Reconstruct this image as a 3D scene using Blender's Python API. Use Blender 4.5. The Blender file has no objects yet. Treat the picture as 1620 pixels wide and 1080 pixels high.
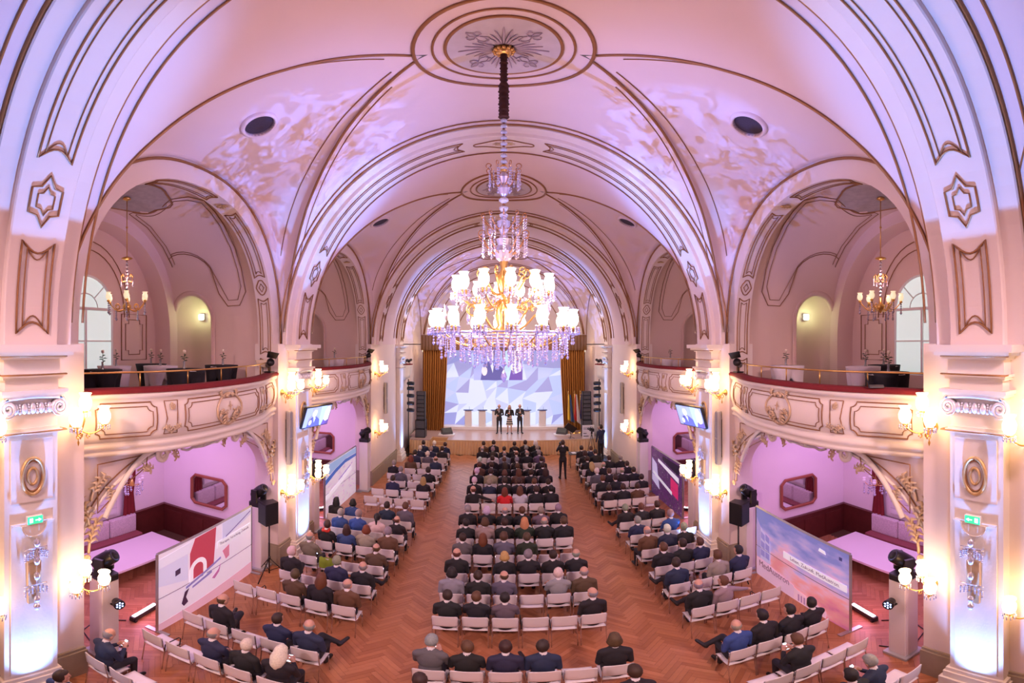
import bpy, bmesh, math, random
import numpy as np
from mathutils import Vector, Matrix, Euler
random.seed(7)
S = bpy.context.scene
COL = S.collection
pi = math.pi
# ------------------------------------------------------------------ camera (stitched wide panorama, 700 px per radian)
H = 6.2
FPX, CX, CY = 700.0, 797.0, 545.0
cam_d = bpy.data.cameras.new('camera')
cam_d.type = 'PANO'
cam_d.panorama_type = 'EQUIRECTANGULAR'
cam_d.longitude_min = -CX / FPX
cam_d.longitude_max = (1620 - CX) / FPX
cam_d.latitude_min = -(1080 - CY) / FPX
cam_d.latitude_max = CY / FPX
cam_d.clip_start = 0.05
cam = bpy.data.objects.new('camera', cam_d)
cam.location = (0, 0, H)
cam.rotation_euler = (pi / 2, 0, 0)
COL.objects.link(cam)
S.camera = cam
# ------------------------------------------------------------------ world, view
w = bpy.data.worlds.new('world'); S.world = w
w.use_nodes = True
w.node_tree.nodes['Background'].inputs[0].default_value = (0.55, 0.36, 0.46, 1)
w.node_tree.nodes['Background'].inputs[1].default_value = 0.25
S.view_settings.view_transform = 'Standard'
S.view_settings.look = 'None'
S.view_settings.gamma = 1
S.view_settings.exposure = 0.06
S.view_settings.use_curve_mapping = False
S.cycles.use_denoising = True
S.cycles.max_bounces = 6
S.cycles.diffuse_bounces = 3
S.cycles.glossy_bounces = 3
S.cycles.transmission_bounces = 4
S.cycles.sample_clamp_indirect = 4.0
S.cycles.caustics_reflective = False
S.cycles.caustics_refractive = False

def lamp(name, kind, loc, power, color, radius=0.1, target=None, angle=60, blend=0.4, size=None):
    d = bpy.data.lights.new(name, kind)
    d.energy = power; d.color = color
    if kind in ('POINT', 'SPOT'): d.shadow_soft_size = radius
    if kind == 'SPOT':
        d.spot_size = math.radians(angle); d.spot_blend = blend
    if kind == 'AREA':
        d.shape = 'RECTANGLE'; d.size, d.size_y = size
    o = bpy.data.objects.new(name, d); COL.objects.link(o)
    o.location = loc
    if target is not None:
        o.rotation_euler = (Vector(target) - Vector(loc)).to_track_quat('-Z', 'Y').to_euler()
    return o

def gobo(o, scale, lo, hi, color):
    """leaf-pattern glass in front of a spotlight: the beam's own direction drives the pattern"""
    d = o.data; d.use_nodes = True
    nt = d.node_tree; em = nt.nodes['Emission']
    tc = nt.nodes.new('ShaderNodeTexCoord')
    nz = nt.nodes.new('ShaderNodeTexNoise'); nz.inputs['Scale'].default_value = scale
    nz.inputs['Detail'].default_value = 3.0; nz.inputs['Distortion'].default_value = 1.2
    r = nt.nodes.new('ShaderNodeValToRGB')
    r.color_ramp.elements[0].position = lo; r.color_ramp.elements[0].color = (0.0, 0.0, 0.0, 1)
    r.color_ramp.elements[1].position = hi; r.color_ramp.elements[1].color = (1, 1, 1, 1)
    nt.links.new(tc.outputs['Normal'], nz.inputs['Vector'])
    nt.links.new(nz.outputs['Fac'], r.inputs['Fac'])
    nt.links.new(r.outputs['Color'], em.inputs['Strength'])
    em.inputs['Color'].default_value = (1, 1, 1, 1)

# plan of the hall (metres, camera above the origin, looking along +Y)
BC = [-1.05, 6.95, 14.95]            # bay centres
PC = [2.95, 10.95]                   # pilaster (pier) centres
P2A, P2B = 17.95, 22.35              # deep pier before the stage
P2C = 22.75                          # its pilaster
BC3 = 26.75                          # stage bay
YEND = 31.0
XW, XP, XL = 5.7, 5.55, 5.35         # arch wall, pier face, pilaster face
RV = 5.55                            # vault radius
XO = 9.9                             # outer walls of gallery and aisle
PEDS = [(5.86, 4.62, 1.86), (5.95, 9.62, 1.9), (5.85, 12.65, 1.9), (5.62, 17.3, 2.15)]        # pedestals in the arches
BEAMS = [((-4.0, 9.2, 10.6), 4300, 0), ((-4.3, 8.7, 10.7), 3600, 22), ((-4.0, 16.8, 10.6), 700, 26), ((-4.2, 26.8, 9.6), 7000, 30)]   # target, power, gobo cone (0: plain wash)
# ------------------------------------------------------------------ large lights
BLUE = (0.42, 0.5, 1.0); PINK = (1.0, 0.52, 0.72); LILAC = (0.72, 0.5, 1.0); WARM = (1.0, 0.50, 0.19)
for s in (-1, 1):
    for yc, pw in ((2.95, 900), (10.95, 900), (22.75, 700)):
        # LED wall-washers standing at the foot of the pilasters
        lamp('uplight_beam', 'SPOT', (s*4.87, yc, 0.22), pw*.55, (0.20, 0.40, 1.0), 0.06, (s*5.3, yc, 2.6), 80, 1.0)
        lamp('uplight_beam', 'SPOT', (s*4.88, yc, 0.22), pw*6.5, (0.14, 0.36, 1.0), 0.05, (s*4.62, yc, 10.0), 25, 0.7)
    # moving heads on the white pedestals: a blue wash on the opposite vault, broken by the chandelier's shadow, or a gobo pattern; the second head's is added to dapple that shadow
    for i, (x, y, h) in enumerate(PEDS):
        t, pw, gb = BEAMS[i]
        c = Vector((s*x, y, h + .39)); t = Vector((s*t[0], t[1], t[2])); d = (t - c).normalized()
        o = lamp('moving_head_beam', 'SPOT', c + d*.29, pw, (.16, .28, 1.0), 0.015, t, gb or 42, 0.35 if gb else 1.0)
        if gb: gobo(o, 26.0, 0.47, 0.505, BLUE)
    # added fill lamps without fixtures tint the vault pink and lilac from cornice height
    lamp('vault_fill', 'SPOT', (s*5.0, 2.95, 6.4), 400, (1.0, 0.44, 0.66), 0.2, (-s*5.2, 7.0, 8.9), 74, 0.9)
    lamp('vault_fill', 'SPOT', (s*5.0, 10.95, 6.4), 320, (1.0, 0.44, 0.70), 0.2, (-s*5.2, 15.0, 8.9), 84, 0.9)
    # pink light of the aisles
    for yc in BC[1:]:
        lamp('aisle_wash', 'AREA', (s*8.0, yc, 4.3), 130, (0.80, 0.46, 1.0), size=(3.0, 5.0), target=(s*8.0, yc, 0))
# added fill from behind the camera to brighten floor, chairs and parapets
for s in (-1, 1): lamp('nave_fill', 'SPOT', (s*3.2, -1.2, 8.2), 1750, (1.0, .60, .62), .3, (s*1.5, 11.0, 1.0), 95, 0.9)
# stage light
lamp('stage_wash', 'AREA', (0, 23.3, 9.6), 420, (1.0, 0.80, 0.62), size=(6.0, 0.6), target=(0, 26.5, 1.0))
for s in (-1, 1): lamp('stage_vault_fill', 'SPOT', (s*4.9, 24.0, 5.5), 420, (.95, .62, .85), 0.2, (-s*2.0, 27.5, 11.5), 110, 0.9)  # upward fill added to brighten the stage vault
# ------------------------------------------------------------------ helpers
def unp(x, y, z):
    """pixel of the photograph -> point at height z"""
    th = (x - CX) / FPX; e = (y - CY) / FPX
    d = (H - z) / math.tan(e)
    return d * math.sin(th), d * math.cos(th)

class MB:
    """collects shapes; build() links them as one mesh object"""
    def __init__(s): s.v = []; s.f = []; s.m = []; s.sm = []
    def add(s, vs, fs, mat=0, smooth=False):
        n = len(s.v); s.v.extend([tuple(v) for v in vs])
        for f in fs:
            s.f.append([i + n for i in f]); s.m.append(mat); s.sm.append(smooth)
    def box(s, c, d, mat=0, rz=0.0, M=None):
        x, y, z = d[0]/2, d[1]/2, d[2]/2
        vs = [Vector((a*x, b*y, e*z)) for a in (-1, 1) for b in (-1, 1) for e in (-1, 1)]
        if rz: 
            R = Matrix.Rotation(rz, 3, 'Z'); vs = [R @ v for v in vs]
        if M is not None: vs = [M @ v for v in vs]
        vs = [v + Vector(c) for v in vs]
        s.add(vs, [(0,1,3,2),(4,6,7,5),(0,4,5,1),(2,3,7,6),(0,2,6,4),(1,5,7,3)], mat)
        return s
    def bbox(s, a, b, mat=0):
        return s.box([(a[i]+b[i])/2 for i in range(3)], [abs(b[i]-a[i]) for i in range(3)], mat)
    def cbox(s, c, d, bev, mat=0, rz=0.0):
        """box with its vertical edges and top edges chamfered"""
        x, y, z = d[0]/2, d[1]/2, d[2]/2; b = min(bev, x*.9, y*.9, z*.9)
        def ring(xx, yy, zz): return [(-xx+b,-yy,zz),(xx-b,-yy,zz),(xx,-yy+b,zz),(xx,yy-b,zz),(xx-b,yy,zz),(-xx+b,yy,zz),(-xx,yy-b,zz),(-xx,-yy+b,zz)]
        def ring2(zz): return [(-x+b,-y+b*.3,zz),(x-b,-y+b*.3,zz),(x-b*.3,-y+b,zz),(x-b*.3,y-b,zz),(x-b,y-b*.3,zz),(-x+b,y-b*.3,zz),(-x+b*.3,y-b,zz),(-x+b*.3,-y+b,zz)]
        vs = ring2(-z) + ring(x, y, -z+b*.6) + ring(x, y, z-b*.6) + ring2(z)
        R = Matrix.Rotation(rz, 3, 'Z'); vs = [R @ Vector(v) + Vector(c) for v in vs]
        fs = [tuple(reversed(range(8))), tuple(range(24, 32))]
        for k in range(3):
            for i in range(8): fs.append((k*8+i, k*8+(i+1) % 8, (k+1)*8+(i+1) % 8, (k+1)*8+i))
        s.add(vs, fs, mat); return s
    def tube(s, pts, r, n=6, closed=False, mat=0, smooth=True, flat=None):
        """r: number or list; flat=(a,b) scales the section"""
        P = [Vector(p) for p in pts]; m = len(P)
        if m < 2: return s
        rs = r if isinstance(r, (list, tuple)) else [r]*m
        T = []
        for i in range(m):
            if closed: t = P[(i+1) % m] - P[i-1]
            else: t = P[min(i+1, m-1)] - P[max(i-1, 0)]
            T.append(t.normalized() if t.length > 1e-9 else Vector((0,0,1)))
        up = Vector((0,0,1)) if abs(T[0].z) < .9 else Vector((1,0,0))
        nrm = (up - T[0]*up.dot(T[0])).normalized()
        vs = []
        for i in range(m):
            nrm = (nrm - T[i]*nrm.dot(T[i]))
            nrm = nrm.normalized() if nrm.length > 1e-6 else T[i].orthogonal().normalized()
            b = T[i].cross(nrm)
            for k in range(n):
                a = 2*pi*k/n
                vs.append(P[i] + (nrm*math.cos(a) + b*math.sin(a))*rs[i])
        fs = []
        L = m if closed else m-1
        for i in range(L):
            j = (i+1) % m
            for k in range(n): fs.append((i*n+k, i*n+(k+1) % n, j*n+(k+1) % n, j*n+k))
        if not closed:
            fs.append(tuple(reversed(range(n)))); fs.append(tuple(range((m-1)*n, m*n)))
        s.add(vs, fs, mat, smooth); return s
    def lathe(s, prof, c=(0,0,0), n=12, mat=0, smooth=True, M=None, caps=True):
        vs = []; fs = []
        for (r, z) in prof:
            for k in range(n):
                a = 2*pi*k/n; v = Vector((r*math.cos(a), r*math.sin(a), z))
                if M is not None: v = M @ v
                vs.append(v + Vector(c))
        for i in range(len(prof)-1):
            for k in range(n): fs.append((i*n+k, i*n+(k+1) % n, (i+1)*n+(k+1) % n, (i+1)*n+k))
        if caps:
            if prof[0][0] > 1e-4: fs.append(tuple(reversed(range(n))))
            if prof[-1][0] > 1e-4: fs.append(tuple(range((len(prof)-1)*n, len(prof)*n)))
        s.add(vs, fs, mat, smooth); return s
    def grid(s, rows, mat=0, smooth=True):
        m = len(rows[0]); vs = [p for r in rows for p in r]; fs = []
        for i in range(len(rows)-1):
            for k in range(m-1): fs.append((i*m+k, i*m+k+1, (i+1)*m+k+1, (i+1)*m+k))
        s.add(vs, fs, mat, smooth); return s
    def prism(s, poly, off, mat=0):
        """closed polygon (3-D points) extruded by the vector off"""
        n = len(poly); P = [Vector(p) for p in poly]; o = Vector(off)
        vs = P + [p + o for p in P]
        fs = [tuple(range(n)), tuple(reversed(range(n, 2*n)))] + [(i, n+i, n+(i+1) % n, (i+1) % n) for i in range(n)]
        s.add(vs, fs, mat); return s
    def ball(s, c, r, mat=0, n=8, m=6, sc=(1,1,1), M=None):
        prof = [(math.sin(pi*i/m), -math.cos(pi*i/m)) for i in range(m+1)]
        vs = []; fs = []
        for (q, z) in prof:
            for k in range(n):
                a = 2*pi*k/n; v = Vector((q*math.cos(a)*sc[0], q*math.sin(a)*sc[1], z*sc[2]))*r
                if M is not None: v = M @ v
                vs.append(v + Vector(c))
        for i in range(m):
            for k in range(n): fs.append((i*n+k, i*n+(k+1) % n, (i+1)*n+(k+1) % n, (i+1)*n+k))
        s.add(vs, fs, mat, True); return s
    def mesh(s, name):
        me = bpy.data.meshes.new(name)
        me.from_pydata(s.v, [], s.f)
        me.polygons.foreach_set('material_index', s.m)
        me.polygons.foreach_set('use_smooth', s.sm)
        me.update(); return me
    def build(s, name, mats, parent=None, loc=None, rz=0.0):
        me = s.mesh(name)
        for m in (mats if isinstance(mats, (list, tuple)) else [mats]): me.materials.append(m)
        return link(name, me, parent, loc, rz)

def link(name, me, parent=None, loc=None, rz=0.0):
    o = bpy.data.objects.new(name, me); COL.objects.link(o)
    if parent is not None: o.parent = parent
    if loc is not None: o.location = loc
    if rz: o.rotation_euler = (0, 0, rz)
    return o
def empty(name, loc=(0,0,0), rz=0.0):
    o = bpy.data.objects.new(name, None); COL.objects.link(o); o.location = loc; o.rotation_euler = (0,0,rz)
    o.empty_display_size = .1
    return o
def tag(o, label, cat, group=None):
    o['label'] = label; o['category'] = cat
    if group: o['group'] = group
    return o
def struct(o): o['kind'] = 'structure'; return o
def copy_tree(o, parent=None):
    c = o.copy(); COL.objects.link(c)
    if parent is not None: c.parent = parent
    for ch in list(o.children): copy_tree(ch, c)
    return c

# ------------------------------------------------------------------ materials
MATS = {}
def mat(name, col, rough=0.6, metal=0.0, emit=None, es=0.0, noise=None, bump=None, trans=0.0, objcol=False, alpha=None, spec=None, sample=True):
    if name in MATS: return MATS[name]
    m = bpy.data.materials.new(name); m.use_nodes = True
    nt = m.node_tree; b = nt.nodes['Principled BSDF']
    b.inputs['Base Color'].default_value = (*col, 1); b.inputs['Roughness'].default_value = rough
    b.inputs['Metallic'].default_value = metal
    if spec is not None: b.inputs['Specular IOR Level'].default_value = spec
    if trans: b.inputs['Transmission Weight'].default_value = trans
    if alpha is not None: b.inputs['Alpha'].default_value = alpha
    if emit is not None:
        b.inputs['Emission Color'].default_value = (*emit, 1); b.inputs['Emission Strength'].default_value = es
        if not sample: m.cycles.emission_sampling = 'NONE'
    src = None
    if objcol:
        oi = nt.nodes.new('ShaderNodeObjectInfo'); src = oi.outputs['Color']
        nt.links.new(src, b.inputs['Base Color'])
    if noise:
        sc, amt = noise
        tc = nt.nodes.new('ShaderNodeTexCoord')
        nz = nt.nodes.new('ShaderNodeTexNoise'); nz.inputs['Scale'].default_value = sc; nz.inputs['Detail'].default_value = 4
        nt.links.new(tc.outputs['Object'], nz.inputs['Vector'])
        mx = nt.nodes.new('ShaderNodeMix'); mx.data_type = 'RGBA'; mx.blend_type = 'MULTIPLY'
        mx.inputs['Factor'].default_value = 1.0
        if src is not None: nt.links.new(src, mx.inputs['A'])
        else: mx.inputs['A'].default_value = (*col, 1)
        mr = nt.nodes.new('ShaderNodeMapRange'); mr.inputs['To Min'].default_value = 1 - amt; mr.inputs['To Max'].default_value = 1 + amt
        nt.links.new(nz.outputs['Fac'], mr.inputs['Value']); nt.links.new(mr.outputs['Result'], mx.inputs['B'])
        nt.links.new(mx.outputs['Result'], b.inputs['Base Color'])
    if bump:
        sc, st = bump
        tc = nt.nodes.new('ShaderNodeTexCoord')
        nz = nt.nodes.new('ShaderNodeTexNoise'); nz.inputs['Scale'].default_value = sc; nz.inputs['Detail'].default_value = 3
        bp = nt.nodes.new('ShaderNodeBump'); bp.inputs['Strength'].default_value = st; bp.inputs['Distance'].default_value = 0.01
        nt.links.new(tc.outputs['Object'], nz.inputs['Vector']); nt.links.new(nz.outputs['Fac'], bp.inputs['Height'])
        nt.links.new(bp.outputs['Normal'], b.inputs['Normal'])
    MATS[name] = m
    return m
PLASTER = mat('plaster', (0.83, 0.72, 0.68), .75, noise=(1.5, .03), bump=(9, .05))
CEILP = mat('vault_plaster', (0.81, 0.655, 0.68), .8, noise=(1.2, .03), bump=(7, .04))
GALP = mat('gallery_plaster', (0.78, 0.60, 0.55), .85, noise=(1.5, .04), bump=(30, .05))
AISLEP = mat('aisle_plaster', (0.85, 0.72, 0.78), .7, noise=(1.5, .03))
STUCCO = mat('stucco', (0.86, 0.80, 0.72), .6, bump=(14, .05))
GOLD = mat('gilt_line', (0.32, 0.15, 0.06), .42, .35)
GILT = mat('gilding', (0.62, 0.42, 0.20), .45, .45, noise=(18, .2))
PALEG = mat('pale_gilding', (0.68, 0.52, 0.34), .5, .25, noise=(20, .18))
BRASS = mat('brass', (0.75, 0.46, 0.14), .28, .9)
SILVER = mat('silvered_stucco', (0.78, 0.78, 0.84), .35, .3)
STONE = mat('plinth_stone', (0.36, 0.30, 0.22), .6, noise=(5, .15))
BLACK = mat('black_plastic', (0.012, 0.012, 0.014), .4)
BLACKM = mat('black_metal', (0.02, 0.02, 0.022), .35, .5)
DGREY = mat('dark_grey', (0.08, 0.08, 0.085), .5)
LGREY = mat('grey_plastic', (0.42, 0.42, 0.43), .5)
WHITE = mat('white_lacquer', (0.84, 0.82, 0.82), .35)
WHITEM = mat('white_paint', (0.85, 0.83, 0.83), .55)
CHROME = mat('chrome', (0.7, 0.7, 0.72), .15, 1.0)
REDV = mat('red_velvet', (0.18, 0.008, 0.012), .8, noise=(30, .25))
MAHOG = mat('mahogany', (0.10, 0.018, 0.014), .4, noise=(6, .3))
GLASSW = mat('lamp_glass', (1, .95, .85), .3, emit=(1.0, .74, .42), es=4.2, sample=False)
CHGLASS = mat('chandelier_glass', (1, .97, .92), .3, emit=(1.0, .86, .66), es=3.6, sample=False)
CRYS = mat('crystal', (0.62, 0.60, 0.74), .08, .55, spec=1.0)
CRYSB = mat('crystal_clear', (0.9, 0.92, 1.0), .04, trans=.6, spec=1.0)
# ------------------------------------------------------------------ vault
AX = [(1.3, 0.0), (2.3, .72), (3.07, 1.27), (4.5, 2.42), (5.15, 3.02), (5.55, 3.4), (9, 3.4)]
def lun_a(x):
    x = abs(x)
    if x <= 1.3: return 0.0
    for (x0, a0), (x1, a1) in zip(AX, AX[1:]):
        if x <= x1: return a0 + (a1-a0)*(x-x0)/(x1-x0)
def barrel(x): return H + math.sqrt(max(0.0, RV*RV - x*x))
KT = math.sqrt(RV*RV - 1.69)
def lun_k(x):
    t = min(1.0, (abs(x)-1.3)/(RV-1.3)); return H + (1-t)*KT + t*3.85 + .18*math.sin(pi*t)
def sup(q, p): 
    q = min(1.0, abs(q)); return (1 - q**p)**(1.0/p)
def lun_z(x, y):
    a = lun_a(x); b = barrel(min(abs(x), RV))
    if a < 1e-6: return b
    t = min(1.0, (abs(x)-1.3)/(RV-1.3))
    return b + (lun_k(x)-b)*sup(y/a, 2.0 + .3*t)
def op_z(y): return H + 3.37*sup(y/2.97, 2.3)
def low_z(y): return 2.55 + 1.75*sup(y/2.97, 2.2)
NPHI = 72
PHI = [pi*i/NPHI for i in range(NPHI+1)]
def vault():
    m = MB()
    def seg(y0, y1, n=2):
        m.grid([[(RV*math.cos(p), y0+(y1-y0)*k/n, H+RV*math.sin(p)) for k in range(n+1)] for p in PHI])
    for bc in BC + [BC3]:
        L = 4.0
        for sg in (-1, 1):
            rows = []
            for p in PHI:
                x = RV*math.cos(p); a = lun_a(x)
                rows.append([(x, bc + sg*(a + (L-a)*k/6), H+RV*math.sin(p)) for k in range(7)])
            m.grid(rows)
        xs = [1.3 + (RV-1.3)*(1-(1-i/26)**1.6) for i in range(27)] + [5.74]
        for s in (-1, 1):
            rows = []
            for x in xs:
                a = lun_a(min(x, RV)); xx = min(x, RV)
                rows.append([(s*x, bc + a*math.sin(pi/2*(k/14-1)), lun_z(xx, a*math.sin(pi/2*(k/14-1)))) for k in range(29)])
            m.grid(rows)
    seg(BC[2]+4.0, BC3-4.0, 3)
    seg(-7.0, BC[0]-4.0, 1)
    return m
ceiling = struct(vault().build('ceiling', CEILP))
def on_vault(x, y, bc, off=.02):
    a = lun_a(x)
    z = lun_z(x, y-bc) if abs(y-bc) < a else barrel(x)
    return (x, y, z - off)
# gilt lines of the vault, each a part of the ceiling
def line(pts, r, parent=None, name='moulding', m=GOLD, closed=False, n=6):
    return MB().tube(pts, r, n, closed).build(name, m, parent or ceiling)
for bc in BC + [BC3]:
    for s in (-1, 1):
        for sg in (-1, 1):
            pts = []; thin = []; thin2 = []
            for i in range(40):
                x = 1.45 + (5.5-1.45)*i/39
                a = lun_a(x); pts.append((s*x, bc + sg*a, barrel(x) - .015))
                if a > .35:
                    q = a - .16 - .05*a
                    thin.append((s*x, bc + sg*q, lun_z(x, q) - .015))
                if x > 1.9: thin2.append((s*(x), bc + sg*(a+.17+.04*a), barrel(x) - .01))
            line(pts, .029); line(thin, .012)
            if sg > 0: line(thin2, .014)
    # archivolt line on the wall arch
    for s in (-1, 1):
        line([(s*5.69, bc + 3.36*math.sin(pi/2*(k/24-1)), H + 3.82*sup(math.sin(pi/2*(k/24-1)), 2.3) - .03) for k in range(49)], .034)
def arcline(y, r, rad=RV-.02, p0=.06, p1=pi-.06, n=48):
    return line([(rad*math.cos(p0+(p1-p0)*i/n), y, H+rad*math.sin(p0+(p1-p0)*i/n)) for i in range(n+1)], r)
# transverse ribs above the pilasters, with panel frames
def rib(yc, hw1=.43, hw2=.74, frames=True):
    m = MB()
    for hw, rr in ((hw2, RV-.09), (hw1, RV-.2)):
        rows = []
        sec = [(-hw, RV+.03), (-hw, rr+.02), (-hw+.02, rr), (hw-.02, rr), (hw, rr+.02), (hw, RV+.03)]
        for i in range(65):
            p = pi*i/64
            rows.append([(r*math.cos(p), yc+d, H+r*math.sin(p)) for d, r in sec])
        m.grid(rows, smooth=False)
    o = m.build('transverse_rib', PLASTER, ceiling)
    for d in (-.98, .98): arcline(yc+d, .02)
    for d in (-hw2-.02, hw2+.02): arcline(yc+d, .03)
    R = RV-.215
    def P(s_, v): a = s_/R; return (R*math.cos(a), yc+v, H+R*math.sin(a))
    if not frames: return
    tot = pi*R
    def frame(s0, s1, hw=.25, inset=.0):
        pts = []
        h = hw - inset; c = .16
        n = max(4, int((s1-s0)/.2))
        for k in range(n+1): pts.append(P(s0+inset+(s1-s0-2*inset)*k/n, -h))
        for k in range(1, 8): 
            v = -h + 2*h*k/8; pts.append(P(s1-inset - c*math.sin(pi*k/8), v))
        for k in range(n+1): pts.append(P(s1-inset-(s1-s0-2*inset)*k/n, h))
        for k in range(1, 8):
            v = h - 2*h*k/8; pts.append(P(s0+inset + c*math.sin(pi*k/8), v))
        line(pts, .016 if not inset else .010, closed=True)
    def hexa(sc):
        for k_, r in ((1.0, .017), (.55, .012)):
            pts = []
            for (u, v) in ((-.36, 0), (-.2, -.1), (-.17, -.23), (.17, -.23), (.2, -.1), (.36, 0), (.2, .1), (.17, .23), (-.17, .23), (-.2, .1)):
                pts.append(P(sc+u*k_, v*k_))
            line(pts, r, closed=True)
    for a, b in ((.15, 1.42), (2.55, tot/2-1.0), (tot/2+1.0, tot-2.55), (tot-1.42, tot-.15)):
        frame(a, b); frame(a, b, inset=.09)
    for c_ in (1.98, tot-1.98): hexa(c_)
    # crown cartouche
    pts = [P(tot/2+.75*math.cos(t), .2*math.sin(t)*(1+.25*math.cos(4*t))) for t in [2*pi*i/32 for i in range(32)]]
    line(pts, .016, closed=True)
    for k in (-1, 1):
        for j in range(5):
            a = pi*j/4 - pi/2
            line([P(tot/2 + k*.08, 0), P(tot/2 + k*(.08+.2*math.cos(a)), .12*math.sin(a))], [.03, .006], m=PALEG)
for yc in PC: rib(yc)
rib(18.75, .3, .62)
rib(P2C, .34, .42)
rib(30.7, .3, .4, frames=False)
for yy in (22.2, 23.4, 24.0): arcline(yy, .02)
# roundels at the crown
for bc in BC[1:] + [BC3]:
    for r, rad in ((1.42, .034), (1.12, .022), (.92, .03)):
        line([(r*math.cos(t), bc + r*math.sin(t), barrel(r*math.cos(t)) - .02) for t in [2*pi*i/56 for i in range(56)]], rad, closed=True)
    d = MB(); rows = []
    for i in range(9):
        r = .9*i/8
        rows.append([(r*math.cos(2*pi*k/40), bc + r*math.sin(2*pi*k/40), barrel(r*math.cos(2*pi*k/40)) - .035 - .02*math.sin(pi*i/8)) for k in range(41)])
    d.grid(rows)
    ro = d.build('roundel', mat('roundel_plaster', (.56, .5, .56), .7, noise=(6, .12)), ceiling)
    lf = MB()
    for k in range(4):
        a0 = pi/2*k
        for j in range(-3, 4):
            a = a0 + j*.16; L = .72 - .1*abs(j)
            pts = [(r*math.cos(a + .25*j*(r/.8)**2*.4), bc + r*math.sin(a + .25*j*(r/.8)**2*.4), barrel(r) - .065) for r in [.16 + (L-.16)*q/6 for q in range(7)]]
            lf.tube(pts, [.012, .022, .026, .022, .02, .016, .006], 5)
        for j in (-1, 1):
            a = a0 + pi/4 + .12*j
            for c in (.45, .66):
                pts = [(c*math.cos(a) + (.02+.018*q)*math.cos(a+j*q*.8), bc + c*math.sin(a) + (.02+.018*q)*math.sin(a+j*q*.8), barrel(c) - .06) for q in range(8)]
                lf.tube(pts, .012, 5)
    lf.build('foliage_relief', mat('relief_plaster', (.44, .36, .42), .7), ro)
# ventilation openings in the vault
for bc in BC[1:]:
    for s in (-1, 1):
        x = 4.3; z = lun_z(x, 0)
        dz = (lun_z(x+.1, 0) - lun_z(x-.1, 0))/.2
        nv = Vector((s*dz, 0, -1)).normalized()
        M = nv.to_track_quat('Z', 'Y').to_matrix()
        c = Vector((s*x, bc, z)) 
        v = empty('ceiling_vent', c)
        m = MB(); m.lathe([(.37, -.03), (.37, .05), (.33, .09), (.30, .08), (.29, .06), (.29, -.04), (.37, -.03)], n=28, M=M, caps=False)
        m.build('rim', CEILP, v)
        m = MB(); m.lathe([(.295, .075), (.285, .014)], n=24, M=M, caps=False)
        m.build('shaft', mat('vent_shaft', (.42, .36, .45), .8), v)
        m = MB(); m.lathe([(0, .012), (.285, .012)], n=24, M=M, caps=False)  # flat dark disc: shade of the open shaft put into the colour
        m.build('grille', mat('vent_shade', (.045, .03, .05), .8, noise=(60, .6)), v)
        bn = 'first' if bc < 10 else 'second'
        tag(v, f'round ceiling air vent in the {"near" if bc<10 else "far"} vault bay, {"flag" if s>0 else "staircase"} side of hall', 'ceiling vent', 'round vents in the vault')
# ------------------------------------------------------------------ side walls with the two storeys of arches
def side_wall(s):
    m = MB()
    X0, X1 = s*XW, s*6.15
    ys = [2.97*math.sin(pi/2*(k/20-1)) for k in range(41)]
    for bc in BC:
        # above the gallery arch
        top = lambda y: lun_z(RV, y) + .01
        m.grid([[(X0, bc+y, op_z(y)) for y in ys], [(X0, bc+y, max(op_z(y), top(y))) for y in ys]], smooth=False)
        m.grid([[(X0, bc+y, op_z(y)) for y in ys], [(X1, bc+y, op_z(y)) for y in ys]])     # reveal of the arch
        for sg in (-1, 1):
            yy = [2.97 + .43*k/6 for k in range(7)]
            m.grid([[(X0, bc+sg*y, 4.3) for y in yy], [(X0, bc+sg*y, max(4.3, top(y))) for y in yy]], smooth=False)
        # lower arch
        m.grid([[(X0, bc+y, low_z(y)) for y in ys], [(X0, bc+y, 4.6) for y in ys]], smooth=False)
        m.grid([[(X0, bc+y, low_z(y)) for y in ys], [(X1, bc+y, low_z(y)) for y in ys]])
        m.bbox((s*5.7, bc-2.97, 4.38), (s*6.2, bc+2.97, 4.58))
    for a, b in ((BC[0]+2.97, BC[1]-2.97), (BC[1]+2.97, BC[2]-2.97), (BC[2]+2.97, P2B)):
        m.bbox((s*XP, a, 0), (s*6.25, b, H+.02))
        m.bbox((s*XW, a, H), (s*6.15, b, H+2.0))
    # stage bay
    m.bbox((s*XW, P2B, 0), (s*6.2, YEND, H+.05))
    ys2 = [3.4*math.sin(pi/2*(k/20-1)) for k in range(41)]
    m.grid([[(X0, BC3+y, H) for y in ys2], [(X0, BC3+y, lun_z(RV, y)) for y in ys2]], smooth=False)
    m.bbox((s*XW, -7, 0), (s*6.2, BC[0]-2.97, H+.1))
    return struct(m.build('wall_left' if s < 0 else 'wall_right', PLASTER))
WALL = {s: side_wall(s) for s in (-1, 1)}
m = MB()
n = 40
m.grid([[(RV*1.04*math.cos(pi*k/n), YEND, 0) for k in range(n+1)], [(RV*1.04*math.cos(pi*k/n), YEND, H+RV*1.04*math.sin(pi*k/n)) for k in range(n+1)]], smooth=False)
wall_stage = struct(m.build('wall_stage', PLASTER))
for r in (4.9, 4.2, 3.4):
    line([(r*math.cos(pi*k/30), YEND-.02, H+.2+r*math.sin(pi*k/30)) for k in range(31)], .03, wall_stage)
m = MB(); m.bbox((-10.2, -7.2, 0), (10.2, -7, 12)); struct(m.build('wall_back', PLASTER))
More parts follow.
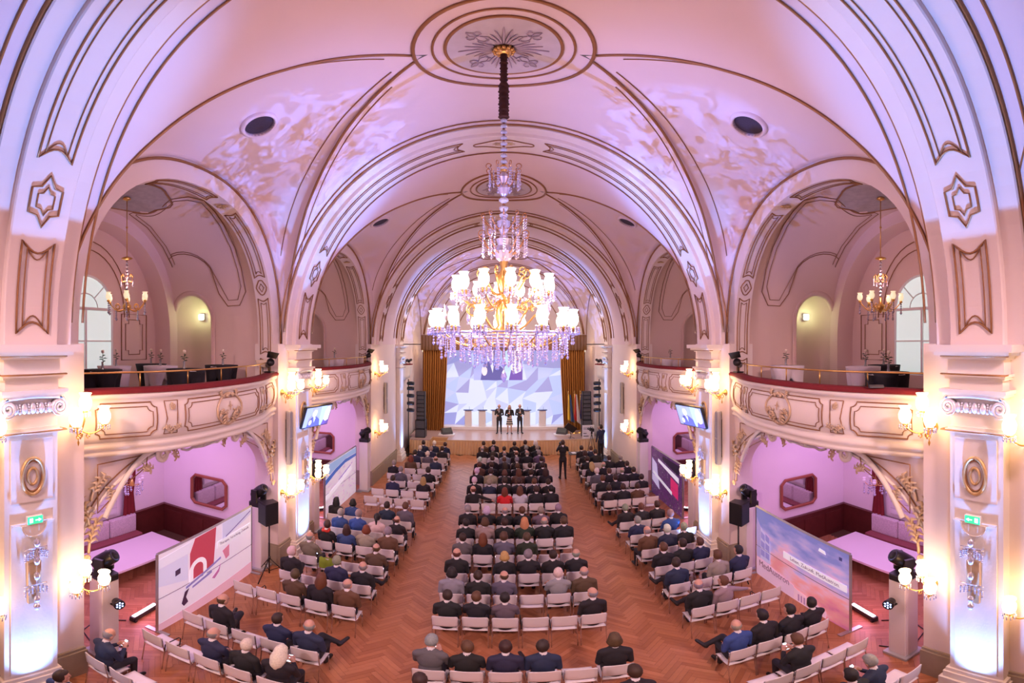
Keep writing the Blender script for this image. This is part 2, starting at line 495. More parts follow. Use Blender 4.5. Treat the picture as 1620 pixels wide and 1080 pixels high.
# stone plinths along the piers
for s in (-1, 1):
    m = MB()
    for a, b in ((BC[0]+2.95, BC[1]-2.95), (BC[1]+2.95, BC[2]-2.95), (BC[2]+2.95, P2B+.02)):
        m.bbox((s*5.48, a, 0), (s*6.27, b, .62)); m.bbox((s*5.51, a+.01, .62), (s*6.2, b-.01, .68))
    struct(m.build('baseboard_left' if s < 0 else 'baseboard_right', STONE))
    # gilt frames in the reveals of the gallery arches (the far jamb shows)
    for bc in BC[1:]:
        W_ = WALL[s]
        def J(u, v, off=.012):          # u along the arch from far springing, v across the reveal
            if u < 0: y, z, ny, nz = 2.97, H+u, -1, 0
            else:
                # arclength table
                k = min(len(TAB)-2, max(0, int(u/TABS)))
                f = u/TABS-k; (ya, za), (yb, zb) = TAB[k], TAB[k+1]
                y, z = ya+(yb-ya)*f, za+(zb-za)*f
                t = Vector((yb-ya, zb-za)).normalized(); ny, nz = -abs(t.y)*(1 if y > 0 else -1), -abs(t.x)
            return (s*(5.92+v), bc + y + ny*off, z + nz*off)
        raw = [(2.97*math.cos(pi*i/400), op_z(2.97*math.cos(pi*i/400))) for i in range(401)]
        TABS = .05; TAB = [raw[0]]; acc = 0
        for p, q in zip(raw, raw[1:]):
            dl = math.hypot(q[0]-p[0], q[1]-p[1]); acc += dl
            while acc >= TABS*len(TAB) and len(TAB) < 250: TAB.append(q)
        def fr(u0, u1, hw, c=.07, r=.014):
            n = max(2, int((u1-u0)/.15)); pts = [J(u0+(u1-u0)*k/n, -hw) for k in range(n+1)]
            pts += [J(u1 - c*math.sin(pi*k/6), -hw+2*hw*k/6) for k in range(1, 6)]
            pts += [J(u1-(u1-u0)*k/n, hw) for k in range(n+1)]
            pts += [J(u0 + c*math.sin(pi*k/6), hw-2*hw*k/6) for k in range(1, 6)]
            line(pts, r, W_, closed=True)
        for u0, u1 in ((-1.5, -.35), (-.25, 1.2), (1.75, 3.7), (4.4, 6.3)):
            fr(u0, u1, .15); fr(u0+.1, u1-.1, .08, r=.009)
        line([J(1.475+.2*math.cos(t), .13*math.sin(t)*(1+.2*math.cos(4*t))) for t in [2*pi*k/16 for k in range(16)]], .014, W_, closed=True)
        line([J(1.475+.1*math.cos(t), .07*math.sin(t)) for t in [2*pi*k/4 for k in range(4)]], .012, W_, closed=True)
        c = Vector(J(4.05, 0)); mm = MB()
        for k in range(10):
            a = 2*pi*k/10; mm.tube([c, c + Vector((.13*math.cos(a), .13*math.sin(a), -.02))], [.03, .008], 5)
        mm.build('rosette', GILT, W_)
# ------------------------------------------------------------------ galleries (upstairs) and aisles (below)
def gal_z(y): return H + 3.72*sup(y/3.15, 2.3)
wn = 0
for s in (-1, 1):
    sd = 'left' if s < 0 else 'right'
    for bi, bc in enumerate(BC[1:]):
        g = MB()
        # barrel of the gallery running outwards; a niche is left open in the far side
        xs = [6.15 + .075*i for i in range(51)]
        prm = []
        zz = 4.58
        while zz < H-.01: prm.append((3.15, zz)); zz += .0736*1.0
        NA = 90
        for i in range(NA+1):
            a = pi*i/NA; y = 3.15*math.cos(a); prm.append((y, gal_z(y)))
        prm.append((-3.15, 4.58))
        niche_c, niche_r, niche_t = 8.55, .78, 7.72
        def in_niche(x, y, z):
            if y < 2.2: return False
            return abs(x-niche_c) < niche_r and z < niche_t - niche_r + math.sqrt(max(0, niche_r**2-(x-niche_c)**2))
        vs = [(s*x, bc+y, z) for (y, z) in prm for x in xs]; n = len(xs); fs = []
        for i in range(len(prm)-1):
            for k in range(n-1):
                cx_ = (xs[k]+xs[k+1])/2; cy_ = (prm[i][0]+prm[i+1][0])/2; cz_ = (prm[i][1]+prm[i+1][1])/2
                if not in_niche(cx_, cy_, cz_): fs.append((i*n+k, i*n+k+1, (i+1)*n+k+1, (i+1)*n+k))
        g.add(vs, fs, smooth=True)
        # niche
        ring = [(niche_c + niche_r*1.04*math.cos(pi*k/16), bc+3.0+.75*math.sin(pi*k/16)) for k in range(17)]
        rows = [[(s*x, y, z) for x, y in ring] for z in (4.58, niche_t-niche_r)]
        for j in range(1, 9):
            f = math.cos(pi/2*j/8); dz = math.sin(pi/2*j/8)*niche_r*1.03
            rows.append([(s*(niche_c+(x-niche_c)*f), bc+3.0+(y-bc-3.0)*f, niche_t-niche_r+dz) for x, y in ring])
        g.grid(rows)
        g.bbox((s*5.7, bc-3.15, 4.4), (s*XO, bc+3.15, 4.58))
        gy = lambda z: 3.15 if z <= H else 3.15*(1-min(1, (z-H)/3.72)**2.3)**(1/2.3)
        bnd = [(niche_c + q*(niche_r+e), 4.58) for q, e in ((-1, 0),)]
        rin, rout = niche_r-.07, niche_r+.07
        def ringp(r, k):
            if k == 0: return (niche_c-r, 4.58)
            if k == 26: return (niche_c+r, 4.58)
            a = pi*(k-1)/24; return (niche_c-r*math.cos(a), niche_t-niche_r+r*math.sin(a))
        g.grid([[(s*ringp(r, k)[0], bc+gy(ringp(r, k)[1])-o_, ringp(r, k)[1]) for k in range(27)] for r, o_ in ((rin, -.12), (rin, .012), (rout, .012), (rout, 0))])
        room = struct(g.build(f'wall_gallery_{sd}_{bi+1}', GALP))
        # stepped arch near the outer wall
        m = MB()
        ya = [2.85*math.sin(pi/2*(k/18-1)) for k in range(37)]
        zi = lambda y: H + 3.35*sup(y/2.85, 2.3)
        full = [(-2.85, 4.58)] + [(y, zi(y)) for y in ya] + [(2.85, 4.58)]
        outp = [(-3.17, 4.58)] + [(y*3.17/2.85, gal_z(y*3.15/2.85)+.03) for y in ya] + [(3.17, 4.58)]
        m.grid([[(s*9.2, bc+y, z) for y, z in full], [(s*9.2, bc+y, z) for y, z in outp]], smooth=False)
        m.grid([[(s*9.2, bc+y, z) for y, z in full], [(s*9.95, bc+y, z) for y, z in full]])
        m.build('gallery_arch', mat('gallery_arch_plaster', (.80, .62, .60), .8), room)
        # gilt frame on the far side of the barrel
        def G(x, u, off=.015):
            if u < 0: return (s*x, bc+3.15-off, H+u)
            a = u/3.3; y = 3.15*math.cos(a); z = gal_z(y)
            return (s*x, bc+y-off*math.cos(a), z-off*math.sin(a))
        for ins, r in ((0, .012), (.13, .009)):
            pts = [G(6.55+ins, 1.05+ins)] + [G(6.55+ins, u) for u in (1.05+ins, 1.6, 2.2, 2.9, 3.4, 3.9-ins*.6)]
            pts += [G(6.8+ins, 4.2-ins), G(7.3, 4.3-ins)]
            for k in range(1, 12): pts.append(G(7.3+.95*math.sin(pi*k/12)*.25+1.5*k/12, 4.3-ins-.35*math.sin(pi*k/12)))
            pts += [G(8.9-ins, u) for u in (4.2-ins, 3.4, 2.6, 2.0+ins)]
            c = [(niche_c-.05-1.05*math.cos(pi*k/14)*-1, 1.2+.95*math.sin(pi*k/14)) for k in range(3, 13)]
            pts += [G(min(x, 8.9-ins), u+.12+ins*.5) for x, u in c]
            pts += [G(7.45-ins, 1.05+ins), G(7.2-ins*.3, .75+ins), G(6.8+ins*.3, .75+ins)]
            line(pts, r, room, closed=True)
        # oval ceiling painting
        mm = MB(); rows = []
        for i in range(4):
            q = i/3
            rows.append([(s*(8.0+1.0*q*math.cos(2*pi*k/32)), bc+1.15*q*math.sin(2*pi*k/32)*(1+.12*math.cos(6*pi*k/16)), gal_z(1.15*q*math.sin(2*pi*k/32))-.02) for k in range(33)])
        mm.grid(rows); md = mm.build('ceiling_medallion', mat('medallion_grey', (.42, .36, .36), .8, noise=(7, .25)), room)
        line(rows[-1][:-1], .025, md, closed=True)
        # outer wall with arched window and framed panels
        o = MB()
        wy0, wy1, wz0, wzs = bc-.75, bc+1.15, 5.35, 7.2
        cy_, rr = (wy0+wy1)/2, (wy1-wy0)/2
        yl = sorted(set([bc-3.15, bc+3.15] + [cy_-rr*math.cos(pi*k/24) for k in range(25)]))
        wtop = lambda y: wzs + math.sqrt(max(0, rr*rr-(y-cy_)**2))
        o.grid([[(s*9.85, y, wtop(y)) for y in yl if wy0-1e-6 <= y <= wy1+1e-6], [(s*9.85, y, 10.1) for y in yl if wy0-1e-6 <= y <= wy1+1e-6]], smooth=False)
        o.bbox((s*9.85, bc-3.15, 4.5), (s*9.87, bc+3.15, wz0))
        o.bbox((s*9.85, bc-3.15, wz0), (s*9.87, wy0, 10.1)); o.bbox((s*9.85, wy1, wz0), (s*9.87, bc+3.15, 10.1))
        ow = o.build('outer_wall', GALP, room)
        for (ya_, yb_) in ((bc+1.45, bc+2.45),):
            for ins, r in ((0, .016), (.16, .012)):
                c = .0 if ins == 0 else .12
                y0, y1, z0, z1 = ya_+ins, yb_-ins, 5.75+ins, 7.1-ins
                pts = [(y0+c, z0), (y1-c, z0), (y1-c, z0+c), (y1, z0+c), (y1, z1-c), (y1-c, z1-c), (y1-c, z1), (y0+c, z1), (y0+c, z1-c), (y0, z1-c), (y0, z0+c), (y0+c, z0+c)] if c else [(y0, z0), (y1, z0), (y1, z1), (y0, z1)]
                line([(s*9.83, y, z) for y, z in pts], r, ow, closed=True)
        for r in (2.2, 2.5):
            line([(s*9.83, cy_ + r*.62*math.cos(pi*k/20), 7.0+r*.85*math.sin(pi*k/20)) for k in range(21)], .014, ow)
        wn += 1
        wi = empty(f'window_{wn}', (s*9.9, cy_, wz0)); struct(wi)
        f = MB()
        arc = [(0, cy_-rr-cy_, 0)] + [(0, -rr*math.cos(pi*k/20), wzs-wz0+rr*math.sin(pi*k/20)) for k in range(21)] + [(0, rr, 0)]
        f.tube(arc, .05, 4, closed=True, smooth=False)
        f.box((0, 0, (wzs-wz0)/2), (.06, .06, wzs-wz0)); f.box((0, 0, wzs-wz0), (.07, 2*rr, .08)); f.box((0, 0, .95), (.05, 2*rr, .04))
        f.tube([(0, .45*rr*math.cos(pi*k/12), wzs-wz0+.45*rr*math.sin(pi*k/12)) for k in range(13)], .02, 4)
        for a in (pi/4, pi/2, 3*pi/4): f.tube([(0, .45*rr*math.cos(a), wzs-wz0+.45*rr*math.sin(a)), (0, rr*math.cos(a), wzs-wz0+rr*math.sin(a))], .02, 4)
        f.build('window_frame', WHITEM, wi)
        p = MB(); p.prism([(s*.03, y, z) for _, y, z in arc], (s*.01, 0, 0))
        p.build('pane', mat('frosted_pane', (.62, .68, .66), .25, emit=(.75, .9, .88), es=.55), wi)
        # ---------------- aisle below
        a = MB()
        a.bbox((s*6.2, bc+3.2, 0), (s*9.85, bc+3.3, 4.4)); a.bbox((s*6.2, bc-3.3, 0), (s*9.85, bc-3.2, 4.4))
        a.bbox((s*9.8, bc-3.3, 0), (s*9.9, bc+3.3, 4.4)); a.bbox((s*5.7, bc-3.3, 4.32), (s*9.9, bc+3.3, 4.4))
        ar = struct(a.build(f'wall_aisle_{sd}_{bi+1}', AISLEP))
        # plaster line frame on the aisle ceiling
        for ins in (0, .12):
            line([(s*x, y, 4.31) for x, y in ((6.6+ins, bc-2.6+ins), (9.4-ins, bc-2.6+ins), (9.4-ins, bc+2.6-ins), (8.4, bc+2.6-ins), (8.2, bc+2.3-ins), (7.6, bc+2.3-ins), (7.4, bc+2.6-ins), (6.6+ins, bc+2.6-ins))], .012, ar, m=mat('rose_line', (.55, .22, .3), .6), closed=True)
        wsc = MB()
        wsc.bbox((s*6.25, bc+3.12, 0), (s*9.8, bc+3.2, .92)); wsc.bbox((s*9.72, bc-3.2, 0), (s*9.8, bc+3.12, .92))
        wsc.bbox((s*6.25, bc+3.09, .92), (s*9.8, bc+3.2, .97)); wsc.bbox((s*9.69, bc-3.2, .92), (s*9.8, bc+3.09, .97))
        for k in range(4): wsc.bbox((s*(6.5+.82*k), bc+3.10, .15), (s*(7.15+.82*k), bc+3.13, .8))
        wsc.build('wainscot', MAHOG, ar)
        # aisle window with blind behind the settee
        m = MB(); m.bbox((s*9.74, bc-1.6, 1.1), (s*9.8, bc+1.2, 2.9)); wb = m.build('window_blind', mat('blind', (.62, .55, .58), .6), ar)
        for k in range(9): 
            m = MB(); m.bbox((s*9.72, bc-1.58, 1.14+.195*k), (s*9.745, bc+1.18, 1.30+.195*k)); m.build('slat', mat('blind_slat', (.70, .62, .66), .5), wb)
# ------------------------------------------------------------------ floor: herringbone parquet
def floor():
    base = MB(); base.bbox((-10, -7, -.12), (10, YEND, -.012))
    fl = struct(base.build('floor', mat('parquet_joint', (.10, .045, .022), .7)))
    PM = []
    for i, c in enumerate(((.42, .165, .075), (.48, .195, .09), (.385, .145, .064), (.45, .18, .086), (.51, .215, .105))):
        PM.append(mat(f'oak_plank_{i}', c, .32, noise=(9, .13)))
    L, Wd = .56, .094
    meshes = []
    for sg in (0, 1):
        for i in range(5):
            b = MB(); b.box((0, 0, 0), (L-.003, Wd-.003, .014), rz=(pi/4 if sg == 0 else -pi/4))
            me = b.mesh('plank'); me.materials.append(PM[i]); meshes.append(me)
    pl = []
    c = math.sqrt(.5)
    # zigzag columns run along Y, each column L*c wide
    colw = L*c; step = Wd/c
    ncol = int(11.6/colw) + 1
    for j in range(-ncol//2-7, ncol//2+8):
        x = (j+.5)*colw
        lo_, hi_ = (0, 24.2)
        sg = j % 2
        y = lo_ + (Wd*c if sg else 0)
        while y < hi_:
            pl.append((x, y, sg)); y += step
    rnd = random.Random(3)
    def vis(p):
        x, y, _ = p
        d = math.hypot(x, y); th = math.atan2(x, y)
        if not (-1.13 < th < 1.16) or d < 6.4: return None
        if abs(x) > 5.4 : return None
        free = (-2.5 < x < -1.1) or (2.0 < x < 3.2)
        return d + (0 if free else 8)
    order = sorted([(vis(p), i) for i, p in enumerate(pl) if vis(p) is not None])
    near = set(i for _, i in order[:300])
    rest = MB()
    for i, (x, y, sg) in enumerate(pl):
        if abs(x) > 9.7: continue
        k = rnd.randrange(5); dz = rnd.uniform(-.0015, .0015)
        if i in near:
            link('plank', meshes[sg*5+k], fl, (x, y, -.007+dz))
        else:
            rest.box((x, y, -.007+dz), (L-.003, Wd-.003, .014), k, rz=(pi/4 if sg == 0 else -pi/4))
    o = rest.build('parquet', PM, fl); o['kind'] = 'stuff'
    return fl
floor()
# ------------------------------------------------------------------ pilasters with Ionic capitals
WHERE = {PC[0]: 'nearest pier', PC[1]: 'middle pier', P2C: 'stage arch pier'}
def sidew(s): return 'flag' if s > 0 else 'staircase'
def spiral(c, r0, turns, dirn, plane, n=26):
    """plane: function (a,b) -> 3-D"""
    pts = []
    for i in range(n+1):
        t = i/n; a = turns*2*pi*t; r = r0*(1-.86*t)
        pts.append(plane(c[0] + dirn*r*math.sin(a), c[1] + r*math.cos(a)))
    return pts
def pilaster(s, yc):
    deep = yc > 20
    hw = .42 if not deep else .38
    def B(y0, y1, proj, z0, z1, m): m.bbox((s*.0, y0, z0), (-s*proj, y1, z1))
    m = MB(); B(-hw, hw, .2, .58, 4.95, m)
    p = m.build('pilaster', STUCCO, WALL[s], (s*XP, yc, 0))
    p['label'] = f'white Ionic pilaster with silvered volutes on the {WHERE[yc]}, {sidew(s)} side'
    m = MB(); B(-hw-.16, hw+.16, .34, 0, .16, m); B(-hw-.13, hw+.13, .31, .16, .36, m); B(-hw-.08, hw+.08, .27, .36, .5, m)
    B(-hw-.05, hw+.05, .24, .5, .58, m); m.build('base', STUCCO, p)
    m = MB(); B(-hw+.09, hw-.09, .222, .66, 3.62, m); m.build('shaft_panel', mat('shaft_panel', (.86, .82, .80), .55, noise=(12, .03), bump=(25, .25)), p)
    m = MB(); B(-hw+.09, hw-.09, .222, 3.95, 4.88, m); m.build('shaft_panel', MATS['shaft_panel'], p)
    # necking, volutes, abacus
    m = MB(); B(-hw-.05, hw+.05, .26, 4.95, 5.0, m); B(-hw-.02, hw+.02, .23, 5.0, 5.04, m); m.build('necking', STUCCO, p)
    m = MB(); B(-hw, hw, .2, 5.04, 5.55, m); m.build('neck', STUCCO, p)
    cp = MB()
    pl = lambda a, b: (-s*.27, a, b)
    for d in (-1, 1):
        cp.tube(spiral((d*(hw-.02), 5.33), .13, 2.2, d, pl), [.035]*20+[.03]*7, 6)
        cp.lathe([(0, -.05), (.11, -.05), (.11, .04), (0, .04)], (-s*.22, d*(hw-.02), 5.33), 14, M=Matrix.Rotation(pi/2, 3, 'Y'))
    cp.tube([(-s*.27, -hw-.02+2*(hw+.02)*k/12, 5.46+.03*math.sin(pi*k/12)) for k in range(13)], .035, 6)
    cp.build('volute', SILVER, p)
    eg = MB()
    for k in range(-2, 3):
        eg.ball((-s*.235, k*.135, 5.32), .062, sc=(.7, .9, 1.25))
        for q in range(4): eg.ball((-s*.24, k*.135+.067, 5.27+.035*q), .028-.003*q)
    eg.build('egg_moulding', SILVER, p)['kind'] = 'stuff'
    m = MB(); B(-hw-.1, hw+.1, .34, 5.53, 5.58, m); B(-hw-.07, hw+.07, .3, 5.49, 5.53, m); m.build('abacus', STUCCO, p)
    m = MB(); B(-hw-.0, hw+.0, .22, 5.58, 5.76, m); B(-hw-.08, hw+.08, .31, 5.76, 5.8, m); B(-hw-.05, hw+.05, .27, 5.72, 5.76, m); m.build('architrave', STUCCO, p)
    m = MB(); B(-hw-.02, hw+.02, .23, 5.8, 6.0, m); m.build('frieze', STUCCO, p)
    m = MB(); B(-hw-.08, hw+.08, .3, 6.0, 6.05, m); B(-hw-.16, hw+.16, .38, 6.05, 6.1, m); B(-hw-.24, hw+.24, .46, 6.1, 6.2, m); m.build('cornice', STUCCO, p)
    for z in (6.04, 5.79, 5.565, 4.99):
        MB().tube([(-s*.01, -hw-.05, z), (-s*.31, -hw-.09, z), (-s*.31, hw+.09, z), (-s*.01, hw+.05, z)], .012, 5).build('gilt_edge', GOLD, p)
    # oval rosette
    if not deep:
        for r, q, mt in ((1.0, .028, GILT), (.84, .012, GOLD), (.45, .022, GILT)):
            MB().tube([(-s*.235, .17*r*math.cos(t), 4.34+.27*r*math.sin(t)) for t in [2*pi*k/28 for k in range(28)]], q, 6, True).build('oval_moulding', mt, p)
    # crystal drop ornament hanging on the shaft
    if not deep:
        c = empty('crystal_wall_ornament', (s*(XP-.26), yc, 2.2))
        m = MB(); m.bbox((s*.03, -.1, .35), (-s*.03, .1, .78)); m.bbox((s*.03, -.09, .02), (-s*.02, .09, .22)); m.build('gilt_plate', PALEG, c)
        for zt, n in ((1.0, 9), (.36, 7)):
            m = MB()
            for k in range(n):
                a = (k/(n-1)-.5)*2
                for q in range(4): m.ball((-s*.07, a*.17, zt-.035*q-.05*a*a), .022-.002*q, n=6, m=4)
            m.tube([(-s*.05, -.18, zt+.02), (-s*.09, 0, zt+.05), (-s*.05, .18, zt+.02)], .012, 5)
            m.build('crystal_fringe', CRYS, c)['kind'] = 'stuff'
        m = MB()
        for k, z in enumerate((1.12, .82, .55, .12, -.02)): m.ball((-s*.08, 0, z), .05, n=6, m=4, sc=(1, 1, 1.5))
        m.tube([(-s*.08, 0, 1.2), (-s*.08, 0, -.1)], .008, 4)
        m.build('crystal_drop', CRYS, c)
        tag(c, f'hanging crystal ornament on the pilaster of the {WHERE[yc]}, {sidew(s)} side', 'ornament', 'crystal ornaments on pilasters')
    # LED floor wash light
    u = empty('floor_uplight', (s*4.87, yc, 0))
    m = MB(); m.cbox((0, 0, .11), (.16, .42, .12), .02); m.build('housing', BLACK, u)
    m = MB(); m.bbox((-.05, -.18, .168), (.05, .18, .176)); m.build('lens', mat('led_lens', (.8, .85, 1), .2, emit=(.5, .65, 1.0), es=6, sample=False), u)
    m = MB(); m.bbox((-.09, -.24, 0), (.09, -.2, .14)); m.bbox((-.09, .2, 0), (.09, .24, .14)); m.bbox((-.09, -.24, 0), (.09, .24, .02)); m.build('bracket', BLACKM, u)
    tag(u, f'blue LED floor uplight at the foot of the {WHERE[yc]} pilaster, {sidew(s)} side', 'uplight', 'LED uplights')
for s in (-1, 1):
    for yc in PC + [P2C]: pilaster(s, yc)
# exit signs with plaster bracket on the nearest piers
def wall_text(txt, size, loc, rot, m, parent, ext=.002):
    cu = bpy.data.curves.new('lettering', 'FONT'); cu.body = txt; cu.size = size; cu.extrude = ext
    cu.align_x = 'CENTER'; cu.align_y = 'CENTER'
    t = bpy.data.objects.new('lettering', cu); COL.objects.link(t)
    dg = bpy.context.evaluated_depsgraph_get()
    me = bpy.data.meshes.new_from_object(t.evaluated_get(dg)); bpy.data.objects.remove(t); bpy.data.curves.remove(cu)
    me.materials.clear(); me.materials.append(m)
    o = link('lettering', me, parent, loc); o.rotation_euler = rot
    return o
for s in (-1, 1):
    yc = PC[0]
    e = empty('exit_sign', (s*5.30, yc, 3.62))
    m = MB(); m.bbox((0, -.12, .0), (-s*.05, .12, .125)); m.build('housing', WHITEM, e)
    m = MB(); m.bbox((-s*.05, -.115, .005), (-s*.056, .115, .12)); f = m.build('sign_face', mat('exit_green', (.02, .4, .15), .4, emit=(.05, .85, .35), es=1.2, sample=False), e)
    WE = mat('exit_white', (1, 1, 1), .4, emit=(.8, 1, .9), es=1.6, sample=False)
    m = MB()  # running figure and arrow pictogram
    X = -s*.058
    def q(pts): m.prism([(X, y*-s if False else y, z) for y, z in pts], (-s*.002, 0, 0))
    q([(-.09, .03), (-.04, .03), (-.04, .1), (-.09, .1)])
    m.build('pictogram', WE, f); m = MB()
    q([(.0, .055), (.05, .055), (.05, .035), (.095, .062), (.05, .09), (.05, .07), (.0, .07)])
    m.build('arrow', WE, f)
    m = MB()
    m.bbox((0, -.33, -.02), (-s*.015, .33, .0))
    ring = [(0, .19*math.cos(pi*k/12), -.02-.19*math.sin(pi*k/12)) for k in range(13)]
    m.prism([(x-s*.03, y, z) for x, y, z in ring], (s*.03, 0, 0))
    m.tube([(-s*.03, y*1.02, z) for _, y, z in ring], .008, 5)
    m.build('bracket_moulding', STUCCO, e)
    tag(e, f'illuminated green emergency exit sign on nearest pilaster, {sidew(s)} side', 'exit sign', 'exit signs on pilasters')
# ------------------------------------------------------------------ wall sconces, three tulip shades each
SHADE = [(.028, 0), (.05, .015), (.066, .05), (.068, .085), (.055, .115), (.045, .128), (.058, .148), (.066, .158)]
def make_sconce():
    p = empty('wall_sconce')
    # local +X points away from the wall
    m = MB()
    m.lathe([(0, 0), (.085, 0), (.085, .02), (.06, .035), (.05, .06), (.025, .075), (.02, .12)], n=12, M=Matrix.Rotation(pi/2, 3, 'Y'))
    m.build('back_plate', BRASS, p)
    ends = [(.40, -.24, .06), (.44, .24, .06), (.30, 0.0, .26)]
    for (ex, ey, ez) in ends:
        m = MB(); pts = []
        for k in range(13):
            t = k/12
            pts.append((.1 + (ex-.1)*t, ey*t**1.2, -.1*math.sin(pi*t*.9) + ez*t**2))
        m.tube(pts, .013, 6)
        q = pts[5]
        m.tube([(q[0]+.05*math.cos(a)*(1-a/9), q[1], q[2]-.05+.05*math.sin(a)*(1-a/9)) for a in [j*.5 for j in range(12)]], .009, 5)
        m.lathe([(0, -.03), (.03, -.02), (.045, 0), (.03, .02), (.022, .03)], (ex, ey, ez), 10)
        arm = m.build('arm', BRASS, p)
        m = MB(); m.lathe([(r_*1.45, z_*1.65) for r_, z_ in SHADE], (ex, ey, ez+.02), 14, caps=False); m.ball((ex, ey, ez+.14), .045)
        # fluted collar
        m.build('tulip_shade', GLASSW, arm)
        m = MB()
        for k in range(10):
            a = 2*pi*k/10
            m.ball((ex+.085*math.cos(a), ey+.085*math.sin(a), ez-.01), .014, n=5, m=4); m.ball((ex+.085*math.cos(a), ey+.085*math.sin(a), ez-.045), .016, n=5, m=4, sc=(.7, .7, 1.6))
        m.build('crystal_fringe', CRYS, arm)['kind'] = 'stuff'
    m = MB()
    m.tube([(.12+.06*math.cos(a)*(1-a/12), 0, -.1+.07*math.sin(a)*(1-a/12)) for a in [j*.5 for j in range(16)]], .012, 5)
    m.tube([(.2, 0, -.03), (.22, 0, -.12), (.17, 0, -.17)], .014, 5)
    m.lathe([(0, -.3), (.012, -.27), (.02, -.24), (.006, -.2), (.016, -.18), (0, -.16)], (.12, 0, 0), 8)
    m.build('scroll', BRASS, p)
    return p
SC0 = make_sconce(); sc_used = [False]
def sconce(s, x, y, z, label, pw=30, face=None):
    o = SC0 if not sc_used[0] else copy_tree(SC0); sc_used[0] = True
    o.location = (s*x, y, z)
    o.rotation_euler = (0, 0, (pi if s > 0 else 0) if face is None else face)
    tag(o, label, 'wall lamp', 'three-light brass sconces')
    a = o.rotation_euler[2]
    lamp('sconce_light', 'POINT', (s*x + .34*math.cos(a), y + .34*math.sin(a), z + .2), pw, WARM, .14)
for s in (-1, 1):
    for yc in PC:
        for d, w_ in ((-.84, 'camera-side edge'), (.84, 'stage-side edge')):
            for z, lv in ((4.95, 'upper'), (2.2, 'lower')):
                sconce(s, XP, yc+d, z, f'{lv} brass three-light sconce on {w_} of {WHERE[yc]}, {sidew(s)} side')
    for z, lv in ((4.95, 'upper'), (2.35, 'lower')):
        sconce(s, XP, 18.5, z, f'{lv} brass three-light sconce on broad pier before the stage, {sidew(s)} side')
    sconce(s, 4.9, 28.6, 5.6, f'brass three-light sconce beside the stage curtain, {sidew(s)} side', 20, face=-pi/2)
# grey column loudspeakers
for s in (-1, 1):
    for y, nm in ((10.36, 'middle pier'), (20.0, 'broad pier before the stage')):
        c = empty('column_speaker', (s*XP, y, 2.95))
        m = MB(); m.cbox((-s*.09, 0, .74), (.13, .15, 1.48), .03); m.build('cabinet', LGREY, c)
        m = MB(); 
        for za, zb in ((.03, .72), (.76, 1.45)):
            m = MB(); m.bbox((-s*.155, -.06, za), (-s*.162, .06, zb)); m.build('grille', mat('speaker_grille', (.30, .30, .32), .6, noise=(120, .4)), c)
        m = MB(); m.bbox((0, -.03, .2), (-s*.04, .03, 1.25)); m.build('bracket', BLACKM, c)
        tag(c, f'tall grey column loudspeaker on the {nm}, {sidew(s)} side', 'speaker', 'column loudspeakers')
# ------------------------------------------------------------------ balconies
def bulge(y):
    t = abs(y)/2.97
    if t >= 1: return 0.0
    return .62*(.5+.5*math.cos(pi*t**1.5))**.8
def PX(s, y, off=0.0): return s*(5.66 - bulge(y) - off)
def bombe(z):
    t = (z-4.6)/.8; return .10*math.sin(pi*min(1, max(0, t)))**1.0*(1-.4*t)
def leaf_scroll(m, F, u, v, ang, L, k=1, curl=1.0):
    """acanthus spray in the (u,v) plane of the frame function F(u,v,off)"""
    pts = []; x, y, a = u, v, ang; n = 14; h = L/n
    for i in range(n+1):
        pts.append(F(x, y, .02)); x += h*math.cos(a); y += h*math.sin(a); a += k*curl*(.06+.5*(i/n)**2)
        if i in (3, 5, 7, 9):
            for sg in (-1, 1):
                b = a + sg*.9
                m.tube([F(x, y, .025), F(x+.28*L*.45*math.cos(b), y+.28*L*.45*math.sin(b), .04), F(x+.28*L*.75*math.cos(b+sg*.7), y+.28*L*.75*math.sin(b+sg*.7), .02)], [.03*L+.008, .035*L+.008, .006], 5)
    m.tube(pts, [.02*L+.012]*5 + [.03*L+.012]*6 + [.02*L+.01]*4, 5)
def notch(u0, u1, v0, v1, c):
    pts = []
    for (cu, cv, a0) in ((u0, v0, pi/2), (u1, v0, pi), (u1, v1, 3*pi/2), (u0, v1, 2*pi)):
        arc = [(cu + c*math.cos(a0 - pi/2*k/4), cv + c*math.sin(a0 - pi/2*k/4)) for k in range(5)]
        pts += arc
    return pts
def dens(poly, step=.1):
    out = []
    for (a, b), (c, d) in zip(poly, poly[1:]+poly[:1]):
        n = max(1, int(math.hypot(c-a, d-b)/step))
        out += [(a+(c-a)*k/n, b+(d-b)*k/n) for k in range(n)]
    return out
